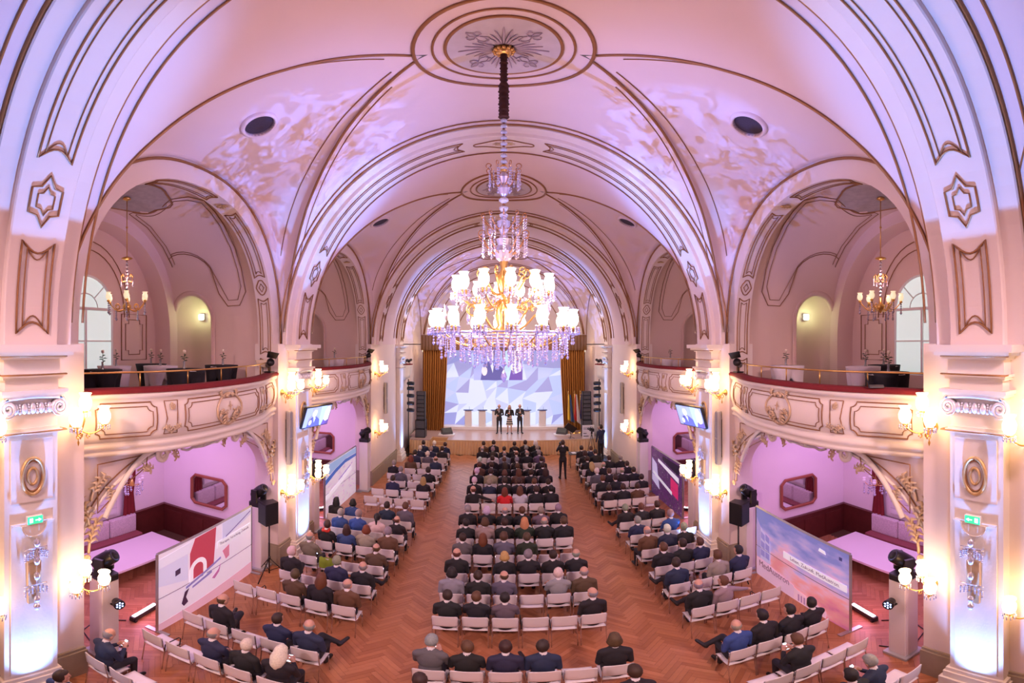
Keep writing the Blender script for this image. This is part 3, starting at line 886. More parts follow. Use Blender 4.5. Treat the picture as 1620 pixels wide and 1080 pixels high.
for s in (-1, 1):
    for bi, bc in enumerate(BC[1:]):
        nm = f'{"near" if bi == 0 else "far"} bay, {sidew(s)} side'
        b = empty('balcony', (s*XW, bc, 4.3))
        off0 = Vector((s*XW, bc, 4.3))
        def R(o): return o
        ys = [-3.0 + 6.0*k/60 for k in range(61)]
        prof = [(-.30, 4.36), (-.02, 4.36), (.02, 4.38), (.03, 4.43), (-.01, 4.46), (.05, 4.5), (.06, 4.56), (.0, 4.6)]
        prof += [(bombe(4.6+.7*k/8), 4.6+.7*k/8) for k in range(9)] + [(.06, 5.32), (.09, 5.36), (.09, 5.41), (-.10, 5.41), (-.10, 4.6)]
        m = MB()
        m.grid([[Vector((PX(s, y, o), bc+y, z)) - off0 for o, z in prof] for y in ys])
        m.build('parapet', STUCCO, b)
        m = MB(); pr = [(.11, 5.41), (.12, 5.46), (.08, 5.5), (-.12, 5.5), (-.16, 5.46), (-.15, 5.41)]
        m.grid([[Vector((PX(s, y, o), bc+y, z)) - off0 for o, z in pr] for y in ys]); m.build('velvet_ledge', REDV, b)
        # stucco soffit with coved edge
        m = MB(); m.grid([[Vector((PX(s, y, -.3), bc+y, 4.37)) - off0 for y in ys], [Vector((s*5.72, bc+y, 4.30)) - off0 for y in ys]]); m.build('soffit', STUCCO, b)
        # brass guard rail
        m = MB(); m.tube([Vector((PX(s, y, -.12), bc+y, 5.74)) - off0 for y in ys], .016, 6); rl = m.build('guard_rail', BRASS, b)
        for y in (-2.85, -1.9, -.95, 0, .95, 1.9, 2.85):
            m = MB(); m.tube([Vector((PX(s, y, -.12), bc+y, 5.49)) - off0, Vector((PX(s, y, -.12), bc+y, 5.74)) - off0], .013, 6)
            m.build('rail_post', BRASS, rl)
        def F(u, v, o=.0): 
            return Vector((PX(s, u, bombe(v) + .012 + o), bc+u, v)) - off0
        for (u0, u1) in ((-2.75, -1.75), (-1.2, 1.2), (1.75, 2.75)):
            for ins, r in ((0, .011), (.07, .008)):
                MB().tube([F(u, v) for u, v in dens(notch(u0+ins, u1-ins, 4.68+ins, 5.25-ins, .09))], r, 5, True).build('panel_moulding', GOLD, b)
        for u in (-1.47, 1.47):
            MB().tube([F(u+d, v) for d, v in ((-.13, 4.68), (.13, 4.68), (.1, 4.95), (.13, 5.25), (-.13, 5.25), (-.1, 4.95))], .01, 5, True).build('panel_moulding', GOLD, b)
            m = MB()
            for k in (-1, 1):
                leaf_scroll(m, F, u, 4.68, pi/2+k*.35, .26, k); leaf_scroll(m, F, u, 5.22, -pi/2+k*.5, .14, -k)
            m.build('gilt_leaf', PALEG, b)['kind'] = 'stuff'
        # cartouche in the middle
        m = MB()
        m.tube([F(.36*math.cos(t)*(1+.12*math.cos(2*t)), 4.96+.31*math.sin(t), .01) for t in [2*pi*k/28 for k in range(28)]], .022, 6, True)
        for k in (-1, 1):
            leaf_scroll(m, F, 0, 4.66, pi/2+k*1.1, .4, -k); leaf_scroll(m, F, k*.2, 5.2, pi/2-k*1.0, .18, k*1.5)
            leaf_scroll(m, F, k*.33, 4.85, pi/2+k*.2, .2, k*1.2)
        for t in range(5): m.ball(F(0, 5.22, .03) + Vector((0, (t-2)*.045, .02*(2-abs(t-2)))), .032, n=6, m=5)
        for t in range(4):
            a = pi/2*t; m.tube([F(0, 5.02, .02), F(.07*math.cos(a), 5.02+.09*math.sin(a), .02)], [.02, .006], 5)
        m.build('gilt_cartouche', PALEG, b)
        tag(b, f'curved white balcony with gilt panels and red velvet ledge, {nm}', 'balcony', 'curved balconies')
        # ---- stucco dressing of the lower arch (part of the wall)
        wl = WALL[s]
        edge = [(2.97*math.sin(pi/2*(k/24-1))) for k in range(49)]
        line([(s*5.69, bc+y, low_z(y)) for y in edge], .03, wl, 'arch_moulding', STUCCO)
        line([(s*5.685, bc+y*.985, low_z(y*.985)+.10+.02*abs(y)) for y in edge[3:-3]], .012, wl, 'arch_line', GOLD)
        def Fw(u, v, o=.0): return (s*(5.68-o), bc+u, v)
        # big scroll consoles either side of the crown
        for k in (-1, 1):
            m = MB()
            sp = [(k*(1.15-.17*math.cos(a)*(1-a/16)), 4.16+.17*math.sin(a)*(1-a/16)) for a in [j*.4 for j in range(32)]]
            m.tube([Fw(u, v, .05) for u, v in sp], [.045]*24 + [.03]*8, 6)
            m.tube([Fw(k*(1.3+.10*j), 4.28-.012*j*j*.6, .05) for j in range(13)], [.05]*13, 6)
            m.build('scroll_console', STUCCO, wl)
            m = MB()
            MBp = notch(1.5, 2.55, 3.95, 4.25, .06)
            m.tube([Fw(k*u, v if u < 2 else v, .02) for u, v in dens([(1.55, 3.98), (2.1, 3.72), (2.62, 3.35), (2.62, 4.22), (1.5, 4.22)])], .011, 5, True)
            m.build('spandrel_line', GOLD, wl)
            m = MB()
            leaf_scroll(m, Fw, k*2.8, 2.62, pi/2+k*.05, .8, k*.5); leaf_scroll(m, Fw, k*2.78, 3.1, pi/2-k*.1, .75, -k*.6)
            leaf_scroll(m, Fw, k*2.75, 3.6, pi/2+k*.25, .62, k*.8); leaf_scroll(m, Fw, k*2.45, 3.4, pi/2+k*.7, .5, -k)
            leaf_scroll(m, Fw, k*1.75, 3.95, pi/2+k*1.2, .45, k); leaf_scroll(m, Fw, k*.95, 4.22, (pi if k > 0 else 0)+k*.3, .4, k)
            m.tube([Fw(k*2.86 + .07*math.cos(a)*(1-a/14)*k, 2.55+.07*math.sin(a)*(1-a/14), .05) for a in [j*.5 for j in range(22)]], .025, 5)
            m.build('gilt_foliage', PALEG, wl)['kind'] = 'stuff'
        # key ornament under the balcony
        m = MB()
        for j in range(-4, 5): m.tube([Fw(0, 4.12, .05), Fw(.09*j, 4.34-.012*j*j, .09)], [.035, .02], 5)
        for k in (-1, 1): m.tube([Fw(k*(.1+.07*j), 4.15+.03*math.sin(j*.9), .06) for j in range(9)], .028, 5)
        m.build('shell_keystone', SILVER, wl)
# ------------------------------------------------------------------ the great chandelier
def drops(m, c, n, L, r=.014, mat_=0):
    """a string of cut drops hanging from c"""
    x, y, z = c
    k = 0
    while k < n:
        q = r*(1 if k < n-1 else 1.5)
        m.lathe([(0, -q*1.6), (q, -q*.3), (q*.8, q*.5), (0, q*1.1)], (x, y, z - L*k/n), 5, mat_, smooth=False, caps=False); k += 1
def scrollarm(m, a, z0, R, rise, r=.014, curl=.1, down=.08):
    ca, sa = math.cos(a), math.sin(a); pts = []
    for k in range(14):
        t = k/13; pts.append((R*t*ca, R*t*sa, z0 - down*math.sin(pi*t) + rise*t*t))
    e = pts[-1]
    for j in range(1, 14):
        b = j*.45; q = curl*(1-j/17)
        pts.append((e[0] + (q*math.sin(b))*ca*1.0, e[1] + (q*math.sin(b))*sa, e[2] + curl*.9 - q*math.cos(b)*.95 - .0))
    m.tube(pts, [r]*14 + [r*.8]*13, 5)
    return e
def shade_part(arm, c, sx, sz, m_, n=12):
    m = MB(); m.lathe([(r*sx, z*sz) for r, z in SHADE], c, n, caps=False); m.ball((c[0], c[1], c[2]+.09*sz), .03*sx)
    return m.build('glass_shade', m_, arm)
def great_chandelier():
    zc = 5.6
    o = empty('chandelier', (0, BC[1], zc))
    Z = lambda z: z - zc
    m = MB(); m.lathe([(.02, Z(11.52)), (.1, Z(11.55)), (.15, Z(11.6)), (.12, Z(11.64)), (.17, Z(11.68)), (.02, Z(11.7))], n=16)
    for k in range(12):
        a = 2*pi*k/12; m.ball((.15*math.cos(a), .15*math.sin(a), Z(11.62)), .04, n=6, m=4)
    m.build('ceiling_rose', BRASS, o)
    m = MB(); pr = []
    for i in range(60):
        z = 11.55 - 1.45*i/59; pr.append(((.055 if z > 10.85 else .078) + .012*math.sin(i*2.3) + .006*math.sin(i*5.1), Z(z)))
    m.lathe(pr, n=10); m.build('velvet_sleeve', mat('brown_velvet', (.05, .014, .006), .9, noise=(20, .4)), o)
    m = MB(); m.tube([(0, 0, Z(10.1)), (0, 0, Z(6.0))], .022, 8); m.build('stem', GOLD, o)
    for k in range(9):
        m = MB(); z = 10.05 - .115*k; m.lathe([(.012, Z(z-.05)), (.05, Z(z-.02)), (.055, Z(z)), (.05, Z(z+.02)), (.012, Z(z+.05))], n=10, smooth=False); m.build('crystal_bead', CRYSB, o)
    m = MB(); m.lathe([(.01, Z(9.05)), (.05, Z(9.08)), (.03, Z(9.12)), (.06, Z(9.16)), (.02, Z(9.2))], n=10); m.build('gilt_knop', BRASS, o)
    def tier(z, R, n, nm, rise, curl, dl, cup):
        t = MB(); t.lathe(cup, (0, 0, Z(z)), 14, smooth=False); tp = t.build(nm, CRYS, o)
        for k in range(n):
            a = 2*pi*(k+.5)/n; am = MB(); e = scrollarm(am, a, Z(z), R, rise, .011, curl)
            am.build('scroll_arm', GOLD, tp)
            d = MB()
            drops(d, (e[0], e[1], e[2]+.02), 8, dl, .017); drops(d, (e[0]*.72, e[1]*.72, e[2]-.02), 6, dl*.75, .015)
            drops(d, (e[0]*1.05+.02, e[1]*1.05+.02, e[2]-.02), 6, dl*.8, .014)
            d.build('crystal_pendant', CRYS, tp)['kind'] = 'stuff'
        return tp
    tier(8.85, .24, 8, 'crystal_crown', .22, .07, .36, [(.02, -.25), (.06, -.2), (.09, -.1), (.05, 0), (.1, .1), (.03, .2)])
    for k, z in enumerate((8.55, 8.4, 8.28)):
        m = MB(); m.lathe([(.015, -.06), (.075-.006*k, -.02), (.08-.006*k, 0), (.075, .02), (.015, .06)], (0, 0, Z(z)), 12, smooth=False); m.build('crystal_bead', CRYSB, o)
    tier(8.1, .33, 10, 'crystal_crown', .12, .05, .34, [(.02, -.28), (.08, -.2), (.05, -.12), (.1, -.02), (.11, .08), (.04, .14)])
    tier(7.68, .34, 10, 'gilt_crown', .2, .09, .3, [(.03, -.2), (.12, -.12), (.16, 0), (.09, .1), (.13, .2), (.03, .24)])
    # gilded baluster
    m = MB(); m.lathe([(.02, Z(7.7)), (.08, Z(7.55)), (.045, Z(7.4)), (.10, Z(7.25)), (.05, Z(7.1)), (.04, Z(6.95)), (.12, Z(6.8)), (.14, Z(6.65)), (.1, Z(6.5)), (.18, Z(6.4)), (.22, Z(6.3)), (.12, Z(6.2)), (.04, Z(6.1))][::-1], n=18); m.build('baluster', BRASS, o)
    for k in range(10):
        a = 2*pi*k/10; m = MB(); scrollarm(m, a, Z(7.05), .34, .2, .016, .1, .1); m.build('scroll_arm', BRASS, o)
        m = MB(); scrollarm(m, a+.3, Z(6.5), .5, .15, .016, .12, .1); m.build('scroll_arm', BRASS, o)
    # two rings of lamps
    for n, R, z, zb in ((12, .74, 7.0, 6.95), (16, 1.1, 6.45, 6.36)):
        for k in range(n):
            a = 2*pi*(k+.25)/n; ca, sa = math.cos(a), math.sin(a)
            am = MB(); pts = []
            for q in range(12):
                t = q/11; pts.append((R*t*ca, R*t*sa, Z(zb) - .2*math.sin(pi*t) + (z-zb)*t**3))
            am.tube(pts, .013, 5); e = (R*ca, R*sa, Z(z))
            am.tube([(R*.55*ca+.06*math.cos(b)*ca, R*.55*sa+.06*math.cos(b)*sa, Z(zb)-.12+.06*math.sin(b)) for b in [j*.55 for j in range(12)]], .011, 5)
            am.lathe([(.01, -.06), (.05, -.03), (.06, 0), (.03, .03)], e, 8)
            arm = am.build('lamp_arm', BRASS, o)
            shade_part(arm, (e[0], e[1], e[2]+.03), 1.2, 1.6, CHGLASS)
            d = MB()
            for j in range(9):
                b = 2*pi*j/9; drops(d, (e[0]+.085*math.cos(b), e[1]+.085*math.sin(b), e[2]-.0), 3, .10, .017)
            drops(d, (e[0], e[1], e[2]-.07), 4, .2, .016)
            d.build('crystal_fringe', CRYS, arm)['kind'] = 'stuff'
        # festoon between lamps
        f = MB()
        for k in range(n):
            a0, a1 = 2*pi*(k+.25)/n, 2*pi*(k+1.25)/n
            for j in range(7):
                t = j/6; a = a0+(a1-a0)*t; f.ball((R*.93*math.cos(a), R*.93*math.sin(a), Z(z)-.06-.1*math.sin(pi*t)), .018, n=5, m=4)
        fo = f.build('crystal_festoon', CRYS, o); fo['kind'] = 'stuff'
    # finials standing between the lamps
    for k in range(6):
        a = 2*pi*k/6+.2; m = MB(); m.lathe([(.03, 0), (.012, .04), (.035, .1), (.02, .18), (0, .28)], (.93*math.cos(a), .93*math.sin(a), Z(6.55)), 6, smooth=False); m.build('crystal_finial', CRYS, o)
    # basket of drops
    rnd = random.Random(5)
    for ring, (R, zt, n, L) in enumerate(((1.0, 6.36, 34, .34), (.84, 6.32, 30, .36), (.66, 6.28, 26, .36), (.46, 6.24, 20, .36), (.3, 6.2, 16, .36), (.16, 6.15, 10, .36))):
        d = MB()
        d.tube([(R*math.cos(2*pi*k/40), R*math.sin(2*pi*k/40), Z(zt+.02)) for k in range(40)], .016, 5, True)
        for k in range(n):
            a = 2*pi*(k+.5*(ring % 2))/n; drops(d, (R*math.cos(a), R*math.sin(a), Z(zt)), 9, L*rnd.uniform(.5, 1.2), .016)
        b = d.build('crystal_basket', CRYS, o); b['kind'] = 'stuff'
    m = MB(); m.lathe([(0, Z(5.6)), (.025, Z(5.63)), (.05, Z(5.69)), (.035, Z(5.75)), (.01, Z(5.79)), (.01, Z(5.85)), (.05, Z(5.89)), (.02, Z(5.95)), (.02, Z(6.15))], n=8, smooth=False); m.build('bottom_finial', CRYS, o)
    tag(o, 'great multi-tier crystal chandelier with two rings of lit glass shades', 'chandelier')
    for k in range(4):
        a = pi/2*k + .4
        lamp('chandelier_light', 'POINT', (.95*math.cos(a), BC[1]+.95*math.sin(a), 6.92), 80, (1.0, .58, .56), .2)
great_chandelier()
# ------------------------------------------------------------------ small gallery chandeliers
def small_chandelier(s):
    x, y = s*8.05, BC[1]+.1
    o = empty('gallery_chandelier', (x, y, 6.85))
    Z = lambda z: z-6.85
    m = MB(); m.lathe([(.01, Z(9.8)), (.1, Z(9.84)), (.09, Z(9.88)), (.03, Z(9.92)), (.02, Z(9.96))], n=12); m.build('ceiling_rose', BRASS, o)
    m = MB(); m.tube([(0, 0, Z(9.85)), (0, 0, Z(8.3))], .012, 6); m.ball((0, 0, Z(9.1)), .03); m.lathe([(.02, Z(8.26)), (.14, Z(8.3)), (.13, Z(8.32)), (.02, Z(8.36))], n=12); m.build('rod', BRASS, o)
    m = MB()
    for k in range(10): m.lathe([(.01, -.04), (.04, 0), (.01, .04)], (0, 0, Z(8.2-.09*k)), 8, smooth=False)
    m.tube([(0, 0, Z(8.3)), (0, 0, Z(7.1))], .012, 6); m.build('crystal_column', CRYS, o)
    m = MB(); m.lathe([(.0, Z(6.95)), (.04, Z(7.0)), (.1, Z(7.08)), (.11, Z(7.14)), (.05, Z(7.2)), (.03, Z(7.35))], n=12); m.build('hub', BRASS, o)
    for k in range(6):
        a = 2*pi*k/6+.3; ca, sa = math.cos(a), math.sin(a)
        m = MB(); m.tube([(.5*t/10*ca, .5*t/10*sa, Z(7.12)-.12*math.sin(pi*t/10)+.12*(t/10)**3) for t in range(11)], .014, 6)
        m.tube([(.26*ca+.06*math.cos(b)*ca, .26*sa+.06*math.cos(b)*sa, Z(7.12)+.06*math.sin(b)) for b in [j*.6 for j in range(11)]], .011, 5)
        m.lathe([(.01, -.04), (.045, 0), (.02, .03)], (.5*ca, .5*sa, Z(7.24)), 8)
        arm = m.build('lamp_arm', BRASS, o)
        mm = MB(); mm.lathe([(r*1.0, z*1.15) for r, z in SHADE], (.5*ca, .5*sa, Z(7.27)), 10, caps=False); mm.build('glass_shade', mat('dim_lamp_glass', (.8, .75, .6), .3, emit=(1, .82, .5), es=.75, sample=False), arm)
        d = MB(); drops(d, (.5*ca, .5*sa, Z(7.18)), 5, .26, .022); drops(d, (.3*ca, .3*sa, Z(7.0)), 5, .22, .02)
        d.build('crystal_pendant', CRYS, arm)['kind'] = 'stuff'
        m = MB(); m.tube([(.02*ca, .02*sa, Z(7.75)), (.14*ca, .14*sa, Z(7.72)), (.17*ca, .17*sa, Z(7.85)), (.11*ca, .11*sa, Z(7.92)), (.09*ca, .09*sa, Z(7.86))], .011, 5)
        sc_ = m.build('scroll_arm', BRASS, o)
        d = MB(); drops(d, (.17*ca, .17*sa, Z(7.8)), 5, .2, .016); d.build('crystal_pendant', CRYS, sc_)['kind'] = 'stuff'
    tag(o, f'small brass six-light chandelier hanging in the near gallery, {sidew(s)} side', 'chandelier', 'gallery chandeliers')
    lamp('gallery_light', 'POINT', (x, y, 7.75), 30, (1, .48, .45), .2)
    # square wall light in the niche
    w_ = empty('niche_lamp', (s*8.6, BC[1]+3.66, 6.95))
    m = MB(); m.cbox((0, 0, .1), (.14, .05, .2), .01); m.build('back_plate', WHITEM, w_)
    m = MB(); m.cbox((0, -.05, .1), (.2, .05, .17), .015); m.build('glass_panel', mat('cool_lamp_glass', (.9, 1, .9), .3, emit=(.85, 1, .75), es=5, sample=False), w_)
    tag(w_, f'small square wall light glowing in the niche of the near gallery, {sidew(s)} side', 'wall lamp', 'niche lamps')
    lamp('niche_light', 'POINT', (s*8.6, BC[1]+3.4, 7.05), 6, (.85, 1.0, .42), .06)
for s in (-1, 1): small_chandelier(s)
for s in (-1, 1): lamp('gallery_light', 'POINT', (s*8.05, BC[2], 7.7), 20, (1, .52, .5), .2)
# ------------------------------------------------------------------ gallery tables, cloths, vases
CLW = mat('white_cloth', (.80, .74, .76), .8, bump=(8, .2)); CLB = mat('black_cloth', (.012, .011, .016), .85, bump=(8, .2))
def table(x, y, black, label, seed, r=.42):
    z0 = 4.58
    t = empty('bar_table', (x, y, z0))
    m = MB(); m.lathe([(.0, 1.06), (r, 1.06), (r, 1.09), (.0, 1.09)], n=20); m.build('tabletop', WHITEM, t)
    m = MB(); m.lathe([(.28, 0), (.28, .02), (.04, .05), (.03, .1), (.03, 1.06)], n=14); m.build('pedestal', CHROME, t)
    tag(t, f'round standing table under {label}', 'table', 'standing tables in the galleries')
    # square cloth: hangs long at four corners, gathered towards the stem
    rows = []; N = 48; rnd = random.Random(seed); ph = rnd.uniform(0, pi/2)
    rows.append([(0, 0, 1.101)]*(N+1))
    rows.append([((r+.008)*math.cos(2*pi*k/N), (r+.008)*math.sin(2*pi*k/N), 1.098) for k in range(N+1)])
    for j in range(1, 9):
        t_ = j/8; ring = []
        for k in range(N+1):
            a = 2*pi*k/N; c4 = abs(math.cos(2*(a-ph)))**1.5
            L = .28 + .42*c4
            rad = r+.012 - .20*t_*(1-c4)*.6 - .06*t_ + .025*t_*math.sin(8*(a-ph)) + .012*t_*math.sin(17*a)
            ring.append((rad*math.cos(a), rad*math.sin(a), 1.095 - L*t_))
        rows.append(ring)
    c = MB(); c.grid(rows); co = c.build('tablecloth', CLB if black else CLW, None, (x, y, z0))
    tag(co, f'{label} draped over a round standing table', 'tablecloth', 'gallery tablecloths')
    v = empty('flower_vase', (x+rnd.uniform(-.05, .05), y+rnd.uniform(-.05, .05), z0+1.104))
    m = MB(); m.lathe([(0, 0), (.035, 0), (.032, .03), (.022, .08), (.028, .16), (.024, .16), (.018, .08), (0, .02)], n=10); m.build('vase', mat('vase_glass', (.85, .85, .88), .1, trans=.7), v)
    m = MB(); st = [(0, 0, .02), (.005, .004, .15), (.012, -.005, .26), (.008, 0, .33)]; m.tube(st, .005, 5)
    for k in range(7):
        a = k*2.4; q = .16+.02*k
        m.prism([(.008, 0, q), (.05*math.cos(a)+.02*math.sin(a), .05*math.sin(a)-.02*math.cos(a), q+.02), (.1*math.cos(a), .1*math.sin(a), q+.01), (.05*math.cos(a)-.02*math.sin(a), .05*math.sin(a)+.02*math.cos(a), q+.025)], (0, 0, .004))
    m.build('leafy_stem', mat('leaf_green', (.03, .07, .02), .6), v)
    m = MB(); m.lathe([(0, -.03), (.025, -.02), (.036, .01), (.03, .035), (.015, .045), (0, .04)], (.008, 0, .36), 9); m.build('rose_bloom', mat('rose_white', (.8, .7, .55), .6), v)
    tag(v, f'white rose in glass vase on {label}', 'vase', 'rose vases in the galleries')
T = [(-7.3, 5.7, 1, 'black cloth by the near gallery window, staircase side'), (-8.35, 6.9, 0, 'white cloth by the near gallery window, staircase side'),
     (-8.6, 8.4, 1, 'black cloth against the outer wall, staircase side'),
     (-7.65, 7.8, 0, 'white cloth in the middle of near gallery, staircase side'), (-6.3, 7.2, 1, 'black cloth beside the balcony rail, staircase side'),
     (-6.75, 9.1, 1, 'black cloth before the niche, staircase side'), (-6.45, 15.95, 0, 'white cloth in the far gallery, staircase side'),
     (6.6, 8.85, 0, 'white cloth before the niche, flag side'), (7.7, 7.3, 0, 'white cloth in the middle of near gallery, flag side'),
     (6.42, 5.45, 1, 'black cloth beside the balcony rail, flag side'), (8.7, 7.5, 1, 'black cloth against the outer wall, flag side'),
     (6.45, 16.3, 0, 'white cloth in the far gallery, flag side')]
for i, (x, y, b, lb) in enumerate(T): table(x, y, b, lb, i)
# ------------------------------------------------------------------ stage
ZS, YS = .84, 24.3
st = empty('stage', (0, YS, 0))
DECK = mat('stage_deck', (.50, .34, .30), .3, noise=(3, .08)); SKIRT = mat('stage_skirt', (.72, .50, .26), .7)
m = MB(); m.bbox((-3.14, 0, ZS-.05), (5.25, YEND-YS-.1, ZS)); m.bbox((-5.45, .9, ZS-.05), (-3.14, YEND-YS-.1, ZS)); m.bbox((-5.25, .0, ZS-.05), (-4.08, .9, ZS)); m.build('deck', DECK, st)
m = MB(); m.bbox((-3.16, -.03, ZS-.06), (5.27, .02, ZS+.01)); m.build('deck_edge', mat('deck_edge', (.62, .42, .22), .5), st)
def pleats(x0, x1, y, z0, z1, pitch, amp, axis='x'):
    n = int((x1-x0)/pitch*6); top = []; bot = []
    for k in range(n+1):
        x = x0+(x1-x0)*k/n; d = amp*math.sin(2*pi*(x-x0)/pitch) + amp*.4*math.sin(2*pi*(x-x0)/pitch*.37)
        top.append((x, y+d*.5, z1)); bot.append((x, y+d, z0))
    return [top, [( (a[0]+b[0])/2, (a[1]+b[1])/2+.004, (a[2]+b[2])/2) for a, b in zip(top, bot)], bot]
m = MB(); m.grid(pleats(-3.14, 5.25, -.04, .01, ZS-.05, .16, .035)); m.build('pleated_skirt', SKIRT, st)
m = MB(); m.grid(pleats(-5.25, -4.1, -.04, .01, ZS-.05, .16, .035)); m.build('pleated_skirt', SKIRT, st)
for xa_ in (-4.1, -3.16):
    m = MB(); m.bbox((xa_, .0, 0), (xa_+.04, 1.0, ZS-.02)); m.build('stair_string', mat('step_wood', (.55, .33, .15), .5), st)
for k in range(4):
    m = MB(); m.bbox((-4.06, .1+.22*k, .0), (-3.16, .34+.22*k, .2*(k+1)-.0+.0)); m.build('step', mat('step_wood', (.55, .33, .15), .5), st)
tag(st, 'wooden stage with pleated beige skirt and a short flight of steps', 'stage')
m = MB(); m.cbox((0, 27.78, ZS+.102), (7.9, .8, .2), .02); tag(m.build('riser', WHITEM), 'long white riser at the back of stage below the screen', 'riser')
# curtains with pelmet
CUR = mat('gold_curtain', (.42, .17, .03), .75, noise=(3, .1))
for s in (-1, 1):
    rows = []; n = 120
    xa, xb = s*3.45, s*5.0
    for (z, sp) in ((6.4, 1.0), (4.5, .97), (2.5, .9), (ZS+.01, .84)):
        rows.append([(xb + (xa-xb)*sp*k/n, 27.0 + .09*math.sin(2*pi*k/n*11) + .03*math.sin(2*pi*k/n*27), z) for k in range(n+1)])
    m = MB(); m.grid(rows); tag(m.build('stage_curtain', CUR), f'long gold stage curtain drawn aside, {sidew(s)} side of stage', 'curtain', 'stage curtains')
pe = empty('pelmet', (0, 27, 6.2))
m = MB(); m.grid([[(x, -.14+y, z) for x, y, z in r] for r in pleats(-5.1, 5.1, 0, 5.86-6.2, 6.78-6.2, .2, .03)]); m.build('pelmet_cloth', mat('pelmet_cloth', (.16, .07, .02), .8), pe)
m = MB(); m.bbox((-5.1, -.1, .5), (5.1, .12, .6)); m.build('pelmet_board', MAHOG, pe)
tag(pe, 'dark gathered pelmet running above the gold stage curtains', 'pelmet')
# projection screen: facets of light
sc_ = empty('projection_screen', (0, 28.13, 1.042))
X0, X1, Z1 = -3.85, 3.85, 5.3
def em(name, c, e): return mat('proj_'+name, tuple(v*.3 for v in c), .9, emit=c, es=e, sample=False)
cols = [em('lavender', (.44, .42, .80), .8), em('blue', (.37, .38, .80), .8), em('pale', (.58, .62, .95), .88), em('white', (.70, .75, .97), .92), em('sky', (.52, .60, .95), .88), em('violet', (.42, .40, .80), .8)]
rnd = random.Random(11); NX, NZ = 9, 7; P = {}
for i in range(NX+1):
    for j in range(NZ+1):
        jx = 0 if i in (0, NX) else rnd.uniform(-.25, .25); jz = 0 if j in (0, NZ) else rnd.uniform(-.28, .28)
        P[i, j] = (X0+(X1-X0)*(i+jx)/NX, 0, Z1*(j+jz)/NZ)
m = MB()
for i in range(NX):
    for j in range(NZ):
        for tri in (((i, j), (i+1, j), (i+1, j+1)), ((i, j), (i+1, j+1), (i, j+1))):
            h = (j+.5)/NZ + rnd.uniform(-.1, .1); c = abs((i+.5)/NX-.5)*2
            if h < .16: k = rnd.choice([3, 3, 2, 5, 1]) if c > .5 else rnd.choice([3, 3, 3, 4])
            elif h < .42: k = rnd.choice([3, 3, 2, 2, 4])
            elif h < .6: k = rnd.choice([2, 4, 0, 3, 4])
            else: k = rnd.choice([0, 0, 1, 0, 2])
            m.add([P[t] for t in tri], [(0, 1, 2)], k)
m.build('screen_image', cols, sc_)
m = MB(); m.bbox((X0-.05, .02, -.02), (X1+.05, .05, Z1+.3)); m.build('screen_cloth', WHITEM, sc_)
def speakers_picture(parent, x, z, w_, h_, y, es, flat=None):
    """a man with a microphone and a fair-haired woman, as flat shapes"""
    T_ = lambda pts, d: [flat(x+u*w_, z+v*h_, y-d) if flat else (x+u*w_, y-d, z+v*h_) for u, v in pts]
    nrm = Vector(flat(0, 0, -.002)) - Vector(flat(0, 0, 0)) if flat else Vector((0, -.002, 0))
    def sh(nm, c, pts, d):
        q = MB(); q.prism(T_(pts, d), nrm); q.build(nm, em(nm, c, es), parent)
    ov = lambda cu, cv, a, b, n=14: [(cu+a*math.cos(2*pi*k/n), cv+b*math.sin(2*pi*k/n)) for k in range(n)]
    sh('picture_ground', (.50, .52, .95), [(-.5, -.5), (.5, -.5), (.5, .5), (-.5, .5)], .01)
    sh('picture_light', (.62, .82, 1.0), [(.12, -.5), (.26, -.5), (.3, .5), (.08, .5)], .016)
    sh('man_suit', (.16, .14, .42), [(-.36, -.5), (-.32, -.15), (-.2, .02), (-.05, .0), (.1, -.18), (.15, -.5)], .02)
    sh('man_shirt', (.9, .9, 1.0), [(-.18, .0), (-.08, -.02), (-.11, -.3)], .026)
    sh('man_head', (.98, .86, .92), ov(-.16, .22, .09, .22), .03)
    sh('man_hair', (.55, .52, .75), [(-.25, .28), (-.23, .46), (-.12, .5), (-.06, .38), (-.07, .3), (-.12, .38), (-.2, .38)], .034)
    sh('microphone', (.12, .1, .3), [(-.27, -.02), (-.22, .02), (-.25, -.2), (-.3, -.2)], .038)
    sh('hand', (.98, .86, .92), ov(-.28, -.24, .06, .14, 10), .042)
    sh('woman_dress', (.22, .12, .5), [(.22, -.5), (.27, -.2), (.38, -.1), (.5, -.2), (.5, -.5)], .02)
    sh('woman_hair', (.98, .92, .95), [(.26, -.2), (.26, .25), (.32, .47), (.42, .47), (.48, .25), (.47, -.25), (.36, -.32)], .026)
    sh('woman_face', (1.0, .88, .92), ov(.355, .2, .06, .18), .03)
speakers_picture(sc_, -.36, 4.05, 3.1, 2.3, -.0, .85)
tag(sc_, 'bright projection screen with pale blue facets and two speakers shown above', 'screen')
lamp('screen_glow', 'AREA', (0, 27.9, 3.2), 60, (.75, .82, 1.0), size=(6.5, 3.5), target=(0, 20, 2.5))
# lecterns
for i, px_ in enumerate((741, 763, 784, 833, 858)):
    x = (px_-CX)/FPX*27.7
    l = empty('lectern', (x, 27.68, ZS+.2))
    m = MB(); m.cbox((0, 0, .5), (.44, .34, 1.0), .03); m.build('body', WHITE, l)
    m = MB(); m.lathe([(.02, 1.0), (.3, 1.01), (.33, 1.03), (.3, 1.06), (0, 1.06)], n=18); o = m.build('oval_top', mat('lectern_top', (.06, .08, .22), .35), l); o.scale = (1, .7, 1)
    m = MB(); m.tube([(.06, -.05, 1.05), (.07, -.08, 1.2), (.06, -.12, 1.26)], .008, 5); m.build('microphone', BLACK, l)
    o_ = ('first', 'second', 'third', 'fourth', 'fifth')[i]
    tag(l, f'white lectern with dark oval top on the riser, {o_} from staircase side', 'lectern', 'white lecterns')
